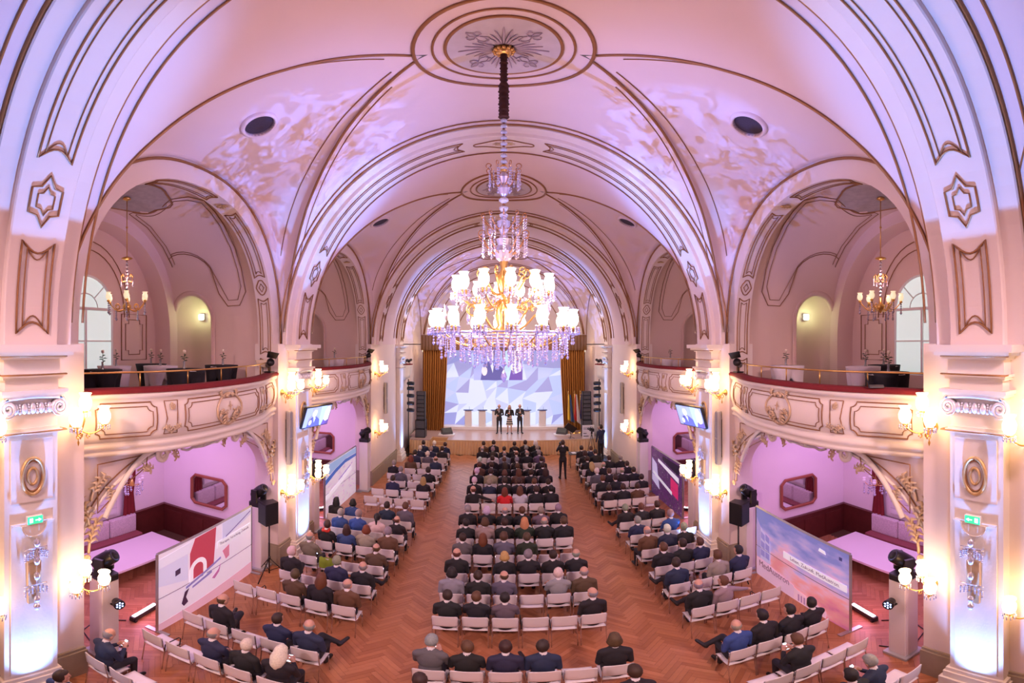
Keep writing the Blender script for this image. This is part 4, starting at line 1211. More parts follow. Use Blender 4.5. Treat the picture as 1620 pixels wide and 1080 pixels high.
# line-array speaker stacks
for s in (-1, 1):
    a = empty('speaker_stack', (s*4.72, 24.95, ZS))
    for k in range(2):
        m = MB(); m.cbox((0, 0, .26+.52*k), (.56, .6, .5), .02); c = m.build('subwoofer', BLACK, a)
        m = MB(); m.bbox((-.24, -.305, .05+.52*k), (.24, -.3, .47+.52*k)); m.build('grille', DGREY, c)
    for k in range(7):
        m = MB(); m.cbox((0, .04, 1.15+.235*k), (.5, .4, .225), .02); c = m.build('array_box', BLACK, a)
        m = MB(); m.bbox((-.2, -.165, 1.06+.235*k), (.2, -.16, 1.24+.235*k)); m.build('grille', DGREY, c)
    tag(a, f'tall black loudspeaker stack on the {sidew(s)} side of stage', 'speaker', 'stage loudspeaker stacks')
    # wedge monitor on white board
    x, y = unp(707 if s < 0 else 889, 687, ZS)
    m = MB(); m.cbox((x, y, ZS+.02), (.95, .6, .04), .01); tag(m.build('floor_board', WHITEM), f'white board under wedge monitor, {sidew(s)} side of stage', 'board', 'white boards on stage')
    wd = empty('wedge_monitor', (x, y, ZS+.042)); wd.rotation_euler = (0, 0, -s*.5)
    m = MB(); m.prism([(-.3, -.2, 0), (-.3, .22, 0), (-.3, .2, .3), (-.3, .05, .36), (-.3, -.2, .1)], (.6, 0, 0)); m.build('cabinet', DGREY, wd)
    m = MB(); m.prism([(-.27, -.195, .12), (-.27, .03, .355), (-.27, .022, .365), (-.27, -.203, .13)], (.54, 0, 0)); m.build('grille', BLACK, wd)
    tag(wd, f'dark wedge stage monitor, {sidew(s)} side of stage', 'speaker', 'wedge monitors')
# flags
FL = [((.85, .55, .04), (.05, .1, .22)), ((.75, .03, .03), (.8, .75, .75)), ((.03, .04, .16), (.55, .06, .06))]
for i, (px_, y, nm) in enumerate(((899, 26.0, 'yellow and dark blue'), (909, 26.1, 'red and white'), (918, 26.2, 'dark blue and red'))):
    x = math.tan((px_-CX)/FPX)*y
    f = empty('flag', (x, y, ZS))
    m = MB(); m.lathe([(.0, 0), (.2, 0), (.2, .03), (.05, .06), (.03, .1)], n=14); m.build('base', BRASS, f)
    m = MB(); m.tube([(0, 0, .05), (0, 0, 2.45)], .016, 6); m.lathe([(0, 2.45), (.035, 2.5), (.02, 2.56), (0, 2.64)], n=8); m.build('pole', BRASS, f)
    for j, c in enumerate(FL[i]):
        rows = []
        for q in range(9):
            z = 2.38 - 1.5*q/8
            w0, w1 = (.0, .55) if j == 0 else (.45, 1.0)
            wd_ = .17 + .24*(q/8)
            rows.append([(wd_*(w0+(w1-w0)*k/8 - .1) , -.03*j + .05*math.sin((w0+(w1-w0)*k/8)*14+q*.3) - .02, z - .35*(w0+(w1-w0)*k/8)*(q/8)*(1 if i else .6)) for k in range(9)])
        m = MB(); m.grid(rows); m.build('flag_cloth', mat(f'flag_{i}{j}', c, .7), f)
    tag(f, f'{nm} flag hanging from a brass pole on stage', 'flag', 'flags on stage')
# white notice board and black music stand at the stage edge
b = empty('notice_board', (4.72, 24.42, ZS))
m = MB(); m.cbox((0, 0, .4), (.68, .05, .78), .01); m.build('panel', WHITEM, b)
for k, (w_, z) in enumerate(((.3, .62), (.36, .55), (.18, .3), (.3, .14))):
    m = MB(); m.bbox((-.28, -.03, z), (-.28+w_, -.026, z+(.025 if k < 2 else .04))); m.build('printed_line', DGREY if k < 3 else BLACK, b)
tag(b, 'white notice board with dark print leaning at the stage edge', 'board')
ms = empty('music_stand', (3.75, 24.6, ZS))
m = MB(); m.tube([(0, 0, .0), (0, 0, .5)], .014, 6)
for k in range(3): m.tube([(0, 0, .12), (.22*math.cos(k*2.1), .22*math.sin(k*2.1), .01)], .01, 5)
m.build('tripod', BLACKM, ms)
m = MB(); m.box((0, 0, .62), (.62, .03, .42), M=Matrix.Rotation(.6, 3, 'Y') @ Matrix.Rotation(.5, 3, 'X')); m.build('desk', BLACK, ms)
tag(ms, 'black tilted music stand at the stage edge near the flags', 'music stand')
# side boxes and light towers beside the stage
def moving_head_parts(p, d, sc=1.0, lens=None):
    pan = math.atan2(d.y, d.x) - pi/2
    m = MB(); m.cbox((0, 0, .06*sc), (.36*sc, .3*sc, .12*sc), .03*sc); m.build('base', BLACK, p)
    R = Matrix.Rotation(pan, 3, 'Z')
    for e_ in (-1, 1):
        m = MB(); m.box(R @ Vector((e_*.17*sc, 0, .27*sc)), (.05*sc, .14*sc, .32*sc), rz=pan); m.build('yoke', BLACK, p)
    q = d.to_track_quat('Z', 'Y').to_matrix()
    m = MB(); m.lathe([(.0, -.2), (.09, -.19), (.12, -.12), (.13, .08), (.115, .2), (.10, .22)], n=14, M=q*sc if False else (q @ Matrix.Scale(sc, 3)), c=(0, 0, .34*sc))
    m.build('head', BLACKM, p)
    m = MB(); m.lathe([(.0, .215), (.1, .222)], n=14, M=q @ Matrix.Scale(sc, 3), c=(0, 0, .34*sc), caps=False); m.build('lens', lens or mat('head_lens', (.05, .06, .12), .05), p)
for s in (-1, 1):
    bx = empty('stage_box', (s*5.68, 24.6, 4.2))
    rows = []
    for (o_, z) in ((.1, 0.0), (.3, .1), (.36, .3), (.42, .75), (.46, .8), (.46, .86), (.3, .86)):
        rows.append([(-s*(o_*math.sin(pi*k/16)*1.1), -.75*math.cos(pi*k/16), z) for k in range(17)])
    m = MB(); m.grid(rows); m.build('parapet', STUCCO, bx)
    m = MB(); m.grid([[(-s*(o_*math.sin(pi*k/16)*1.1), -.75*math.cos(pi*k/16), z) for k in range(17)] for o_, z in ((.48, .86), (.48, .9), (.1, .9))]); m.build('velvet_ledge', REDV, bx)
    tag(bx, f'small rounded stage box with red ledge, {sidew(s)} side of stage', 'balcony', 'stage boxes')
    for k, (dy, dx) in enumerate(((-.32, .24), (.1, .36))):
        sp = empty('spotlight', (s*(5.68-dx), 24.6+dy, 5.1))
        m = MB(); m.tube([(0, 0, 0), (0, 0, .12)], .012, 5); m.box((0, 0, .01), (.12, .12, .02)); m.build('stand', BLACKM, sp)
        q = Matrix.Rotation(1.9, 3, 'X') @ Matrix.Rotation(s*.5, 3, 'Y')
        m = MB(); m.lathe([(0, -.14), (.07, -.13), (.08, .1), (.095, .14)], n=12, M=q, c=(0, 0, .2)); m.build('housing', BLACK, sp)
        m = MB(); m.lathe([(0, .13), (.085, .139)], n=12, M=q, c=(0, 0, .2), caps=False); m.build('lens', mat('warm_lens', (.9, .8, .4), .2, emit=(1, .85, .4), es=1.5, sample=False), sp)
        tag(sp, f'small spotlight on the stage box ledge, {"camera" if k == 0 else "curtain"} end, {sidew(s)} side', 'spotlight', 'spotlights on the stage boxes')
    tw = empty('light_tower', (s*5.2, 23.75, 0))
    m = MB(); m.tube([(0, 0, 0), (0, 0, 4.3)], .03, 8); m.box((0, 0, .02), (.6, .6, .04)); m.build('mast', BLACKM, tw)
    for k, z in enumerate((4.08, 3.8, 3.4, 2.98, 2.6)):
        m = MB(); q = Matrix.Rotation(pi/2, 3, 'Y') @ Matrix.Rotation(.15*(-1)**k, 3, 'X')
        m.lathe([(0, -.2), (.08, -.19), (.11, -.1), (.11, .1), (.09, .2), (0, .2)], n=12, M=q, c=(-s*.14, -.1, z)); m.build('lamp_head', BLACK, tw)
        m = MB(); m.box((-s*.05, -.02, z), (.1, .14, .05)); m.build('clamp', BLACKM, tw)
    tag(tw, f'black lighting mast with five stacked lamp heads, {sidew(s)} side of stage', 'light tower', 'stage lighting masts')
# ------------------------------------------------------------------ display walls in the arches
ALU = mat('aluminium', (.5, .5, .52), .35, .8)
def cloud_mat():
    if 'sky_print' in MATS: return MATS['sky_print']
    m = bpy.data.materials.new('sky_print'); m.use_nodes = True; nt = m.node_tree; b = nt.nodes['Principled BSDF']; b.inputs['Roughness'].default_value = .35
    tc = nt.nodes.new('ShaderNodeTexCoord'); mp = nt.nodes.new('ShaderNodeMapping'); mp.inputs['Scale'].default_value = (.5, .5, 1.6)
    nz = nt.nodes.new('ShaderNodeTexNoise'); nz.inputs['Scale'].default_value = 2.2; nz.inputs['Detail'].default_value = 5
    sx = nt.nodes.new('ShaderNodeSeparateXYZ'); ad = nt.nodes.new('ShaderNodeMath'); ad.operation = 'MULTIPLY_ADD'
    r = nt.nodes.new('ShaderNodeValToRGB'); e = r.color_ramp.elements
    e[0].position = .25; e[0].color = (.62, .18, .34, 1); e[1].position = .95; e[1].color = (.22, .25, .62, 1)
    for p_, c in ((.42, (.85, .33, .35, 1)), (.55, (.82, .45, .60, 1)), (.72, (.50, .42, .78, 1))):
        x = e.new(p_); x.color = c
    nt.links.new(tc.outputs['Object'], mp.inputs['Vector']); nt.links.new(mp.outputs['Vector'], nz.inputs['Vector'])
    nt.links.new(tc.outputs['Object'], sx.inputs['Vector'])
    nt.links.new(sx.outputs['Z'], ad.inputs[0]); ad.inputs[1].default_value = .34; nt.links.new(nz.outputs['Fac'], ad.inputs[2])
    m2 = nt.nodes.new('ShaderNodeMath'); m2.operation = 'SUBTRACT'; m2.inputs[1].default_value = .2
    nt.links.new(ad.outputs[0], m2.inputs[0]); nt.links.new(m2.outputs[0], r.inputs['Fac']); nt.links.new(r.outputs['Color'], b.inputs['Base Color']); nt.links.new(r.outputs['Color'], b.inputs['Emission Color']); b.inputs['Emission Strength'].default_value = .4; m.cycles.emission_sampling = 'NONE'
    MATS['sky_print'] = m; return m
def streak_mat(name, cols, sc=3.0, sz=(.4, 1, 2.5)):
    m = bpy.data.materials.new(name); m.use_nodes = True; nt = m.node_tree; b = nt.nodes['Principled BSDF']; b.inputs['Roughness'].default_value = .35
    tc = nt.nodes.new('ShaderNodeTexCoord'); mp = nt.nodes.new('ShaderNodeMapping'); mp.inputs['Scale'].default_value = sz
    nz = nt.nodes.new('ShaderNodeTexNoise'); nz.inputs['Scale'].default_value = sc; nz.inputs['Detail'].default_value = 6; nz.inputs['Roughness'].default_value = .7
    r = nt.nodes.new('ShaderNodeValToRGB'); e = r.color_ramp.elements; e[0].position = .3; e[0].color = (*cols[0], 1); e[1].position = .7; e[1].color = (*cols[-1], 1)
    for k, c in enumerate(cols[1:-1]): x = e.new(.3+.4*(k+1)/(len(cols)-1)); x.color = (*c, 1)
    nt.links.new(tc.outputs['Object'], mp.inputs['Vector']); nt.links.new(mp.outputs['Vector'], nz.inputs['Vector']); nt.links.new(nz.outputs['Fac'], r.inputs['Fac']); nt.links.new(r.outputs['Color'], b.inputs['Base Color']); nt.links.new(r.outputs['Color'], b.inputs['Emission Color']); b.inputs['Emission Strength'].default_value = .4; m.cycles.emission_sampling = 'NONE'
    MATS[name] = m; return m
def display_wall(s, x0, y0, x1, y1, h, kind, label):
    """local u runs from the camera end (0) to the stage end (1); front faces the nave"""
    A = Vector((s*x0, y0, 0)); B = Vector((s*x1, y1, 0)); L = (B-A).length; d = (B-A).normalized(); nv = Vector((-s, 0, 0)); nv = (nv - d*nv.dot(d)).normalized()
    o = empty('display_wall', A)
    F = lambda u, v, off=0: d*(u*L) + Vector((0, 0, v*h)) + nv*off
    base = {'arch': mat('print_white', (.80, .74, .82), .35, emit=(.86, .72, .92), es=.42, sample=False), 'sky': cloud_mat(), 'aerial': streak_mat('aerial_print', [(.30, .25, .50), (.75, .62, .80), (.85, .8, .9), (.45, .36, .60)]), 'lab': streak_mat('lab_print', [(.03, .01, .05), (.16, .04, .22), (.03, .015, .06), (.70, .55, .80)], 5, (.6, 2.0, 1))}[kind]
    m = MB(); m.prism([F(0, 0, 0), F(1, 0, 0), F(1, 1, 0), F(0, 1, 0)], -nv*.05); m.build('panel', base, o)   # backlit textile print
    m = MB()
    for a, b in (((0, 0), (0, 1)), ((1, 0), (1, 1))): m.tube([F(*a, -.02), F(*b, -.02)], .04, 4, smooth=False)
    m.tube([F(0, 1, -.02), F(1, 1, -.02)], .035, 4, smooth=False); m.build('frame', ALU, o)
    for u in (.005, .995):
        m = MB(); m.prism([F(u, 0, .25) - d*.05, F(u, 0, .25) + d*.05, F(u, 0, -.3) + d*.05, F(u, 0, -.3) - d*.05], (0, 0, .02)); m.build('foot', ALU, o)
    def shp(nm, c, pts, off=.003, rough=.35):
        q = MB(); q.prism([F(u, v, off) for u, v in pts], nv*.002); return q.build(nm, mat('print_'+nm, c, rough, emit=c, es=.5, sample=False), o)
    shp('panel_joint', (.12, .08, .12), [(0, .44), (1, .44), (1, .448), (0, .448)], .006)
    def lettering(txt, size, u, v, c):
        R = Matrix((d, Vector((0, 0, 1)), d.cross(Vector((0, 0, 1))))).transposed()
        if s < 0: dd = d
        else: dd = -d
        R = Matrix((dd, Vector((0, 0, 1)), dd.cross(Vector((0, 0, 1))))).transposed()
        wall_text(txt, size, F(u, v, .012), R.to_euler(), mat('print_text_%d' % int(c[0]*100), c, .5), o)
    if kind == 'arch':
        shp('print_ceiling', (.74, .68, .84), [(0, .93), (.3, .97), (.26, .84), (0, .82)]); shp('print_grey_wall', (.62, .58, .80), [(0, .82), (.26, .84), (.26, .5), (0, .6)])
        shp('print_brick', (.48, .06, .10), [(.33, .98), (.55, .99), (.52, .5), (.28, .46), (.28, .82)])
        shp('print_roof', (.58, .55, .78), [(.62, .99), (.99, .99), (.99, .90), (.62, .76)]); shp('print_beam', (.20, .12, .24), [(.66, .8), (.98, .96), (.98, .945), (.66, .785)], .006)
        ring = [(.36+.085*math.cos(t), .58+.13*math.sin(t)) for t in [pi*k/14 for k in range(15)]]; inn = [(.36+.05*math.cos(t), .58+.075*math.sin(t)) for t in [pi-pi*k/14 for k in range(15)]]
        shp('print_arch', (.86, .80, .90), ring + [(.275, .4), (.31, .4)] + inn + [(.41, .42), (.445, .42)], .006)
        shp('print_window', (.06, .03, .08), [(.145, .70), (.19, .71), (.19, .64), (.145, .63)], .006)
        shp('print_table', (.24, .2, .45), [(.24, .42), (.60, .56), (.60, .53), (.24, .385)], .009); shp('print_table', (.24, .2, .45), [(.3, .38), (.5, .45), (.5, .41), (.3, .35)], .009)
        shp('print_low_red', (.6, .2, .3), [(.62, .62), (.7, .66), (.7, .5), (.66, .48)], .006); shp('print_person', (.05, .02, .06), [(.2, .22), (.23, .36), (.27, .38), (.24, .28), (.26, .2), (.22, .17)], .009)
        shp('print_chair', (.45, .15, .35), [(.5, .33), (.57, .40), (.6, .47), (.58, .36), (.53, .30)], .009)
        shp('print_ground', (.72, .40, .52), [(0, 0), (1, 0), (1, .18), (0, .10)], .003)
        shp('print_band', (.80, .76, .86), [(.56, .69), (.985, .69), (.985, .78), (.56, .78)], .008)
        lettering('Therapie, Forschung, Zukunft.', .105, .772, .735, (.35, .28, .38))
    if kind == 'sky':
        shp('print_block', (.36, .30, .60), [(.93, .75), (.985, .86), (.985, .28), (.93, .28)], .006); shp('print_block_front', (.50, .44, .74), [(.80, .58), (.93, .75), (.93, .28), (.80, .28)], .006)
        for a in range(2):
            for b in range(3): shp('print_glazing', (.28, .24, .58), [(.815+.06*a, .33+.12*b), (.865+.06*a, .34+.13*b), (.865+.06*a, .43+.13*b), (.815+.06*a, .42+.12*b)], .009)
        shp('print_wing', (.66, .42, .60), [(.52, 0), (.985, 0), (.985, .28), (.52, .2)], .009); shp('print_wing_low', (.75, .46, .60), [(.2, 0), (.52, 0), (.52, .18), (.2, .1)], .007)
        shp('print_band', (.80, .76, .86), [(.02, .515), (.64, .515), (.64, .605), (.02, .605)], .009)
        for k in range(3): shp('print_door', (.35, .18, .36), [(.40+.03*k, .02), (.415+.03*k, .02), (.415+.03*k, .12), (.40+.03*k, .12)], .010)
        shp('print_emblem', (.85, .85, .95), [(.2, .86), (.27, .87), (.26, .91), (.21, .9)], .009); shp('print_mark', (.05, .05, .2), [(.06, .88), (.085, .88), (.085, .92), (.06, .92)], .009)
        lettering('Leben, Zukunft. MedAustron.', .14, .32, .56, (.30, .24, .34)); lettering('MedAustron', .26, .76, .20, (.42, .26, .42))
    if kind == 'aerial':
        shp('print_river', (.05, .14, .50), [(0, .72), (.3, .82), (.6, .88), (1, .86), (1, .80), (.6, .81), (.3, .74), (0, .62)], .006); shp('print_sky', (.30, .45, .72), [(0, .98), (1, .98), (1, .87), (.6, .89), (.3, .83), (0, .75)], .004)
        shp('print_building', (.85, .82, .92), [(.02, .32), (.5, .46), (.85, .58), (.8, .66), (.4, .52), (.02, .42)], .007); shp('print_shadow', (.3, .22, .48), [(.4, .55), (.8, .68), (.78, .70), (.38, .57)], .008)
    if kind == 'lab':
        shp('print_tube', (.82, .80, .95), [(.1, .72), (.75, .84), (.75, .78), (.1, .62)], .008); shp('print_rail', (.80, .78, .92), [(.3, .36), (.92, .52), (.92, .46), (.3, .29)], .008)
        shp('print_red', (.62, .03, .16), [(.12, .28), (.34, .34), (.34, .64), (.12, .58)], .006); shp('print_magnet', (.55, .50, .78), [(.7, .2), (.97, .3), (.97, .78), (.8, .7)], .005); shp('print_dark', (.02, .01, .03), [(.1, .95), (.6, .95), (.6, .86), (.1, .76)], .006)
    tag(o, label, 'display wall', 'printed display walls in the arches')
display_wall(-1, 5.76, 5.8, 5.93, 9.25, 2.0, 'arch', 'printed display wall with white arch and brick building, near arch, staircase side')
display_wall(1, 5.76, 5.8, 5.93, 9.25, 2.0, 'sky', 'printed display wall with sunset sky and office building, near arch, flag side')
display_wall(-1, 5.88, 13.75, 5.9, 17.0, 2.0, 'aerial', 'printed display wall with aerial town view, far arch, staircase side')
display_wall(1, 5.88, 13.75, 5.9, 17.0, 2.0, 'lab', 'dark printed display wall with laboratory machinery, far arch, flag side')
# ------------------------------------------------------------------ pedestals with moving heads, speakers on stands, LED bars
spots = [(*p_, n_) for p_, n_ in zip(PEDS, ('in the near arch, camera end', 'in the near arch, stage end', 'in the far arch, camera end', 'in the far arch, stage end'))]
for s in (-1, 1):
    for i, (x, y, h, nm) in enumerate(spots):
        p = empty('pedestal', (s*x, y, 0))
        m = MB(); m.cbox((0, 0, .03), (.5, .5, .06), .01); m.build('base_plate', LGREY, p)
        m = MB(); m.cbox((0, 0, .06+(h-.06)/2), (.36, .36, h-.06), .015); m.build('column', mat('pedestal_white', (.80, .74, .74), .5), p)
        tag(p, f'white square pedestal {nm}, {sidew(s)} side', 'pedestal', 'white pedestals')
        q = empty('moving_head', (s*x, y, h+.002))
        t_ = BEAMS[i][0]; moving_head_parts(q, (Vector((s*t_[0], t_[1], t_[2])) - Vector((s*x, y, h+.39))).normalized(), 1.15)
        tag(q, f'black moving-head stage light on the pedestal {nm}, {sidew(s)} side', 'stage light', 'moving-head lights')
    # blue LED spot clamped on the nearest pedestal
    l = empty('led_par_lamp', (s*5.5, 4.62, 1.45))
    q = Matrix.Rotation(-s*pi/2, 3, 'Y') @ Matrix.Rotation(.3, 3, 'X')
    m = MB(); m.lathe([(0, -.1), (.07, -.1), (.1, .04), (.1, .08), (.085, .08)], n=14, M=q); m.build('housing', BLACK, l)
    for k in range(7):
        a = 2*pi*k/6; r = 0 if k == 6 else .055
        m = MB(); m.ball(q @ Vector((r*math.cos(a), r*math.sin(a), .075)), .018, n=6, m=4); m.build('led_lens', mat('blue_led', (.3, .4, 1), .2, emit=(.35, .5, 1), es=8, sample=False), l)
    m = MB(); m.tube([(s*.02, 0, -.1), (s*.18, 0, -.1)], .02, 6); m.build('clamp', BLACKM, l)
    tag(l, f'small LED lamp with blue diodes clamped to the nearest pedestal, {sidew(s)} side', 'stage light', 'LED lamps on pedestals')
    # loudspeaker on tripod
    x, y = 5.42, 9.25
    t = empty('speaker_stand', (s*x, y, 0))
    m = MB(); m.tube([(0, 0, .12), (0, 0, 1.62)], .018, 8); m.build('pole', BLACKM, t)
    m = MB(); m.lathe([(.03, .55), (.035, .6), (.03, .65)], n=8); m.build('collar', BLACK, t)
    for k in range(3):
        a = 2*pi*k/3 + .5; m = MB(); m.tube([(0, 0, .6), (.5*math.cos(a), .5*math.sin(a), .01)], .014, 6); m.tube([(0, 0, .2), (.25*math.cos(a), .25*math.sin(a), .305)], .01, 5); m.build('leg', BLACKM, t)
    tag(t, f'black tripod speaker stand beside the near display wall, {sidew(s)} side', 'stand', 'speaker stands')
    k_ = empty('loudspeaker', (s*x, y, 1.63)); k_.rotation_euler = (0, 0, s*.5)
    m = MB(); m.prism([(-.19, -.2, 0), (.19, -.2, 0), (.13, .18, 0), (-.13, .18, 0)], (0, 0, .6)); m.build('cabinet', BLACK, k_)
    m = MB(); m.bbox((-.17, -.21, .03), (.17, -.2, .57)); m.build('grille', mat('black_grille', (.02, .02, .025), .7, noise=(90, .4)), k_)
    tag(k_, f'black loudspeaker on a tripod stand, near arch, {sidew(s)} side', 'speaker', 'loudspeakers on stands')
    # LED bars on the floor behind the display walls
    pa, pb_ = unp(211, 975, .13), unp(245, 955, .13)
    BARS = ((abs(pa[0]), pa[1], abs(pb_[0]), pb_[1], 'near'), (6.6, 14.1, 6.15, 14.6, 'far'))
    for j, (xa, ya, xb, yb, nm) in enumerate(BARS):
        b = empty('led_bar', (s*(xa+xb)/2, (ya+yb)/2, 0)); dx, dy = s*(xb-xa)/2, (yb-ya)/2
        A = Vector((-dx, -dy, .12)); B = Vector((dx, dy, .12)); ang = math.atan2(dy, dx); Lb = (B-A).length
        m = MB(); m.box((0, 0, .08), (Lb+.1, .11, .1), rz=ang); m.build('housing', BLACK, b)
        m = MB(); m.box((0, 0, .135), (Lb, .075, .02), rz=ang); m.build('light_strip', mat('led_strip', (1, .8, .9), .3, emit=(1, .78, .9), es=7, sample=False), b)
        for e in (-1, 1): 
            m = MB(); m.box(Vector((dx, dy, 0))*e + Vector((0, 0, .03)), (.06, .16, .06), rz=ang); m.build('foot', BLACK, b)
        tag(b, f'glowing pink LED bar on floor behind the {nm} display wall, {sidew(s)} side', 'light bar', 'LED light bars')
        lamp('led_bar_light', 'POINT', (s*(xa+xb)/2, (ya+yb)/2, .5), 12 if j == 0 else 8, (1, .34, .55), .2)
        c = MB(); c.tube([(s*(xa+.1), ya-.1, .015), (s*(xa+.5), ya-.5, .012), (s*(xa+.3), ya-1.0, .012), (s*(xa-.4), ya-1.2, .012), (s*(xa-.65), ya-.7, .012)], .014, 5)
        tag(c.build('power_cable', BLACK), f'black cable on floor leading to the {nm} LED bar, {sidew(s)} side', 'cable', 'cables of the LED bars')
    # ---------------- aisle furniture
    for j, bc in enumerate(BC[1:]):
        nm = 'near' if j == 0 else 'far'
        mi = empty('wall_mirror', (s*7.97, bc+3.19, 1.75))
        oct_ = [(-.63, -.33), (-.5, -.46), (.5, -.46), (.63, -.33), (.63, .33), (.5, .46), (-.5, .46), (-.63, .33)]
        m = MB(); m.prism([(u*.93, -.02, v*.9) for u, v in oct_], (0, .015, 0)); m.build('glass', mat('mirror', (.75, .75, .75), .04, 1.0), mi)
        m = MB(); m.tube([(u, -.03, v) for u, v in oct_], .05, 6, True, smooth=False); m.build('frame', mat('copper_frame', (.40, .13, .08), .4, .5), mi)
        tag(mi, f'eight-sided mirror in copper-red frame on the wall of {nm} aisle, {sidew(s)} side', 'mirror', 'aisle mirrors')
        pf = empty('low_platform', (s*8.45, bc+.75, 0))
        m = MB(); m.bbox((-.68, -1.5, .40), (.68, 1.25, .46)); m.build('top', mat('platform_white', (.80, .66, .72), .5), pf)
        for u in (-.6, .6):
            for v in (-1.4, 1.15):
                m = MB(); m.bbox((u-.03, v-.03, 0), (u+.03, v+.03, .4)); m.build('leg', ALU, pf)
        tag(pf, f'low white platform on short legs in the {nm} aisle, {sidew(s)} side', 'platform', 'white platforms in the aisles')
        se = empty('bench_seat', (s*9.55, bc+.3, 0)); UP = mat('bench_fabric', (.62, .48, .52), .8, noise=(24, .35))
        m = MB(); m.cbox((-s*.06, 0, .22), (.46, 3.0, .44), .05); m.build('seat', mat('bench_seat_red', (.26, .06, .07), .7), se)
        for k in range(3):
            m = MB(); m.cbox((s*.07, -1.0+1.0*k, .72), (.16, .98, .56), .04); m.build('back_cushion', UP, se)
        tag(se, f'padded bench with pale woven back along the outer wall, {nm} aisle, {sidew(s)} side', 'bench', 'aisle benches')
        rows = []
        for z in (2.9, 2.2, 1.7, 1.0): rows.append([(s*(9.66+.03*math.sin(k*1.1)), bc+1.35 + (.5 if z != 1.7 else .36)*k/20 + (0 if z != 1.7 else .06), z) for k in range(21)])
        m = MB(); m.grid(rows); tag(m.build('red_drape', REDV), f'dark red window drape in the {nm} aisle, {sidew(s)} side', 'curtain', 'red drapes in the aisles')
        ac = empty('aisle_lamp', (s*9.1, bc+1.2, 2.0))
        m = MB(); m.tube([(0, 0, .3), (0, 0, 2.3)], .01, 5); m.lathe([(.02, .15), (.08, .2), (.05, .3), (.02, .4)], n=10); m.build('stem', BRASS, ac)
        for k in range(5):
            a = 2*pi*k/5; m = MB(); m.tube([(.32*q/6*math.cos(a), .32*q/6*math.sin(a), .25-.08*math.sin(pi*q/6)+.08*(q/6)**2) for q in range(7)], .01, 5); am = m.build('arm', BRASS, ac)
            d_ = MB(); drops(d_, (.32*math.cos(a), .32*math.sin(a), .25), 5, .3, .025); drops(d_, (.2*math.cos(a), .2*math.sin(a), .2), 4, .3, .025); d_.build('crystal_pendant', CRYS, am)['kind'] = 'stuff'
            mm = MB(); mm.lathe([(r*.8, z*.9) for r, z in SHADE], (.32*math.cos(a), .32*math.sin(a), .3), 8, caps=False); mm.build('glass_shade', mat('aisle_shade', (.85, .75, .8), .3), am)
        tag(ac, f'small crystal chandelier hanging by the window of {nm} aisle, {sidew(s)} side', 'chandelier', 'aisle chandeliers')
    # ---------------- tilted monitors on the middle piers
    tv = empty('wall_monitor', (s*5.02, 11.2, 4.2))
    Rm = Matrix.Rotation(pi/2 + (-16*pi/180 if s < 0 else pi+16*pi/180) , 3, 'Z') @ Matrix.Rotation(.34, 3, 'X')
    fl = lambda u, v, d: tuple(Rm @ Vector((u, d, v)))
    m = MB(); m.prism([fl(-.56, -.33, 0), fl(.56, -.33, 0), fl(.56, .33, 0), fl(-.56, .33, 0)], Rm @ Vector((0, .06, 0))); m.build('casing', BLACK, tv)
    speakers_picture(tv, 0, 0, 1.06, .6, .004, .9, flat=fl)
    m = MB(); m.tube([Rm @ Vector((0, .05, 0)), Vector((s*.15, .02, 0)), Vector((s*.30, .1, 0))], .025, 6); m.build('wall_arm', BLACKM, tv)
    tag(tv, f'flat monitor showing the two speakers, tilted on the middle pier, {sidew(s)} side', 'monitor', 'monitors on piers')
# items on the balcony ledges
def ledge_plants(s, bc, u, nm):
    f = empty('ledge_spotlight', (PX(s, u, -.02), bc+u, 5.502))
    m = MB(); m.box((0, 0, .015), (.2, .2, .03)); m.tube([(0, 0, .03), (0, 0, .16)], .014, 5); m.build('stand', BLACKM, f)
    q = Matrix.Rotation(1.25, 3, 'X') @ Matrix.Rotation(-s*.7, 3, 'Y')
    m = MB(); m.lathe([(0, -.2), (.07, -.18), (.085, .12), (.1, .2)], n=12, M=q, c=(0, 0, .22)); m.build('housing', BLACK, f)
    m = MB(); m.prism([tuple(q @ Vector(v) + Vector((0, 0, .22))) for v in ((-.12, .1, .2), (.12, .1, .2), (.14, .2, .42), (-.14, .2, .42))], (0, .006, .004)); m.build('barn_door', BLACK, f)
    tag(f, f'black spotlight with barn door clamped on the balcony ledge, {nm}', 'spotlight', 'spotlights on balcony ledges')
for s in (-1, 1):
    ledge_plants(s, BC[1], 2.6, f'near bay, {sidew(s)} side'); ledge_plants(s, BC[2], 2.6, f'far bay, {sidew(s)} side')
ms2 = empty('sheet_stand', (PX(-1, 2.75, -.25), BC[1]+2.75, 5.5))
m = MB(); m.tube([(0, 0, 0), (0, 0, .12)], .012, 5); m.build('post', BLACKM, ms2)
m = MB(); m.box((0, 0, .22), (.34, .02, .26), M=Matrix.Rotation(.9, 3, 'Z') @ Matrix.Rotation(-.9, 3, 'X')); m.build('sheet', mat('cream_sheet', (.75, .62, .4), .7), ms2)
tag(ms2, 'cream sheet on a small stand at the balcony end, staircase side', 'stand')
lp = empty('laptop', (PX(1, -2.1, -.04), BC[1]-2.1, 5.502)); lp.rotation_euler = (0, 0, .75)
m = MB(); m.cbox((0, 0, .012), (.36, .25, .022), .005); m.build('keyboard_base', DGREY, lp)
m = MB(); m.box((0, .15, .12), (.36, .015, .25), M=Matrix.Rotation(-.3, 3, 'X')); m.build('display', mat('laptop_black', (.03, .03, .04), .2), lp)
tag(lp, 'dark laptop on the near balcony ledge, flag side', 'laptop')
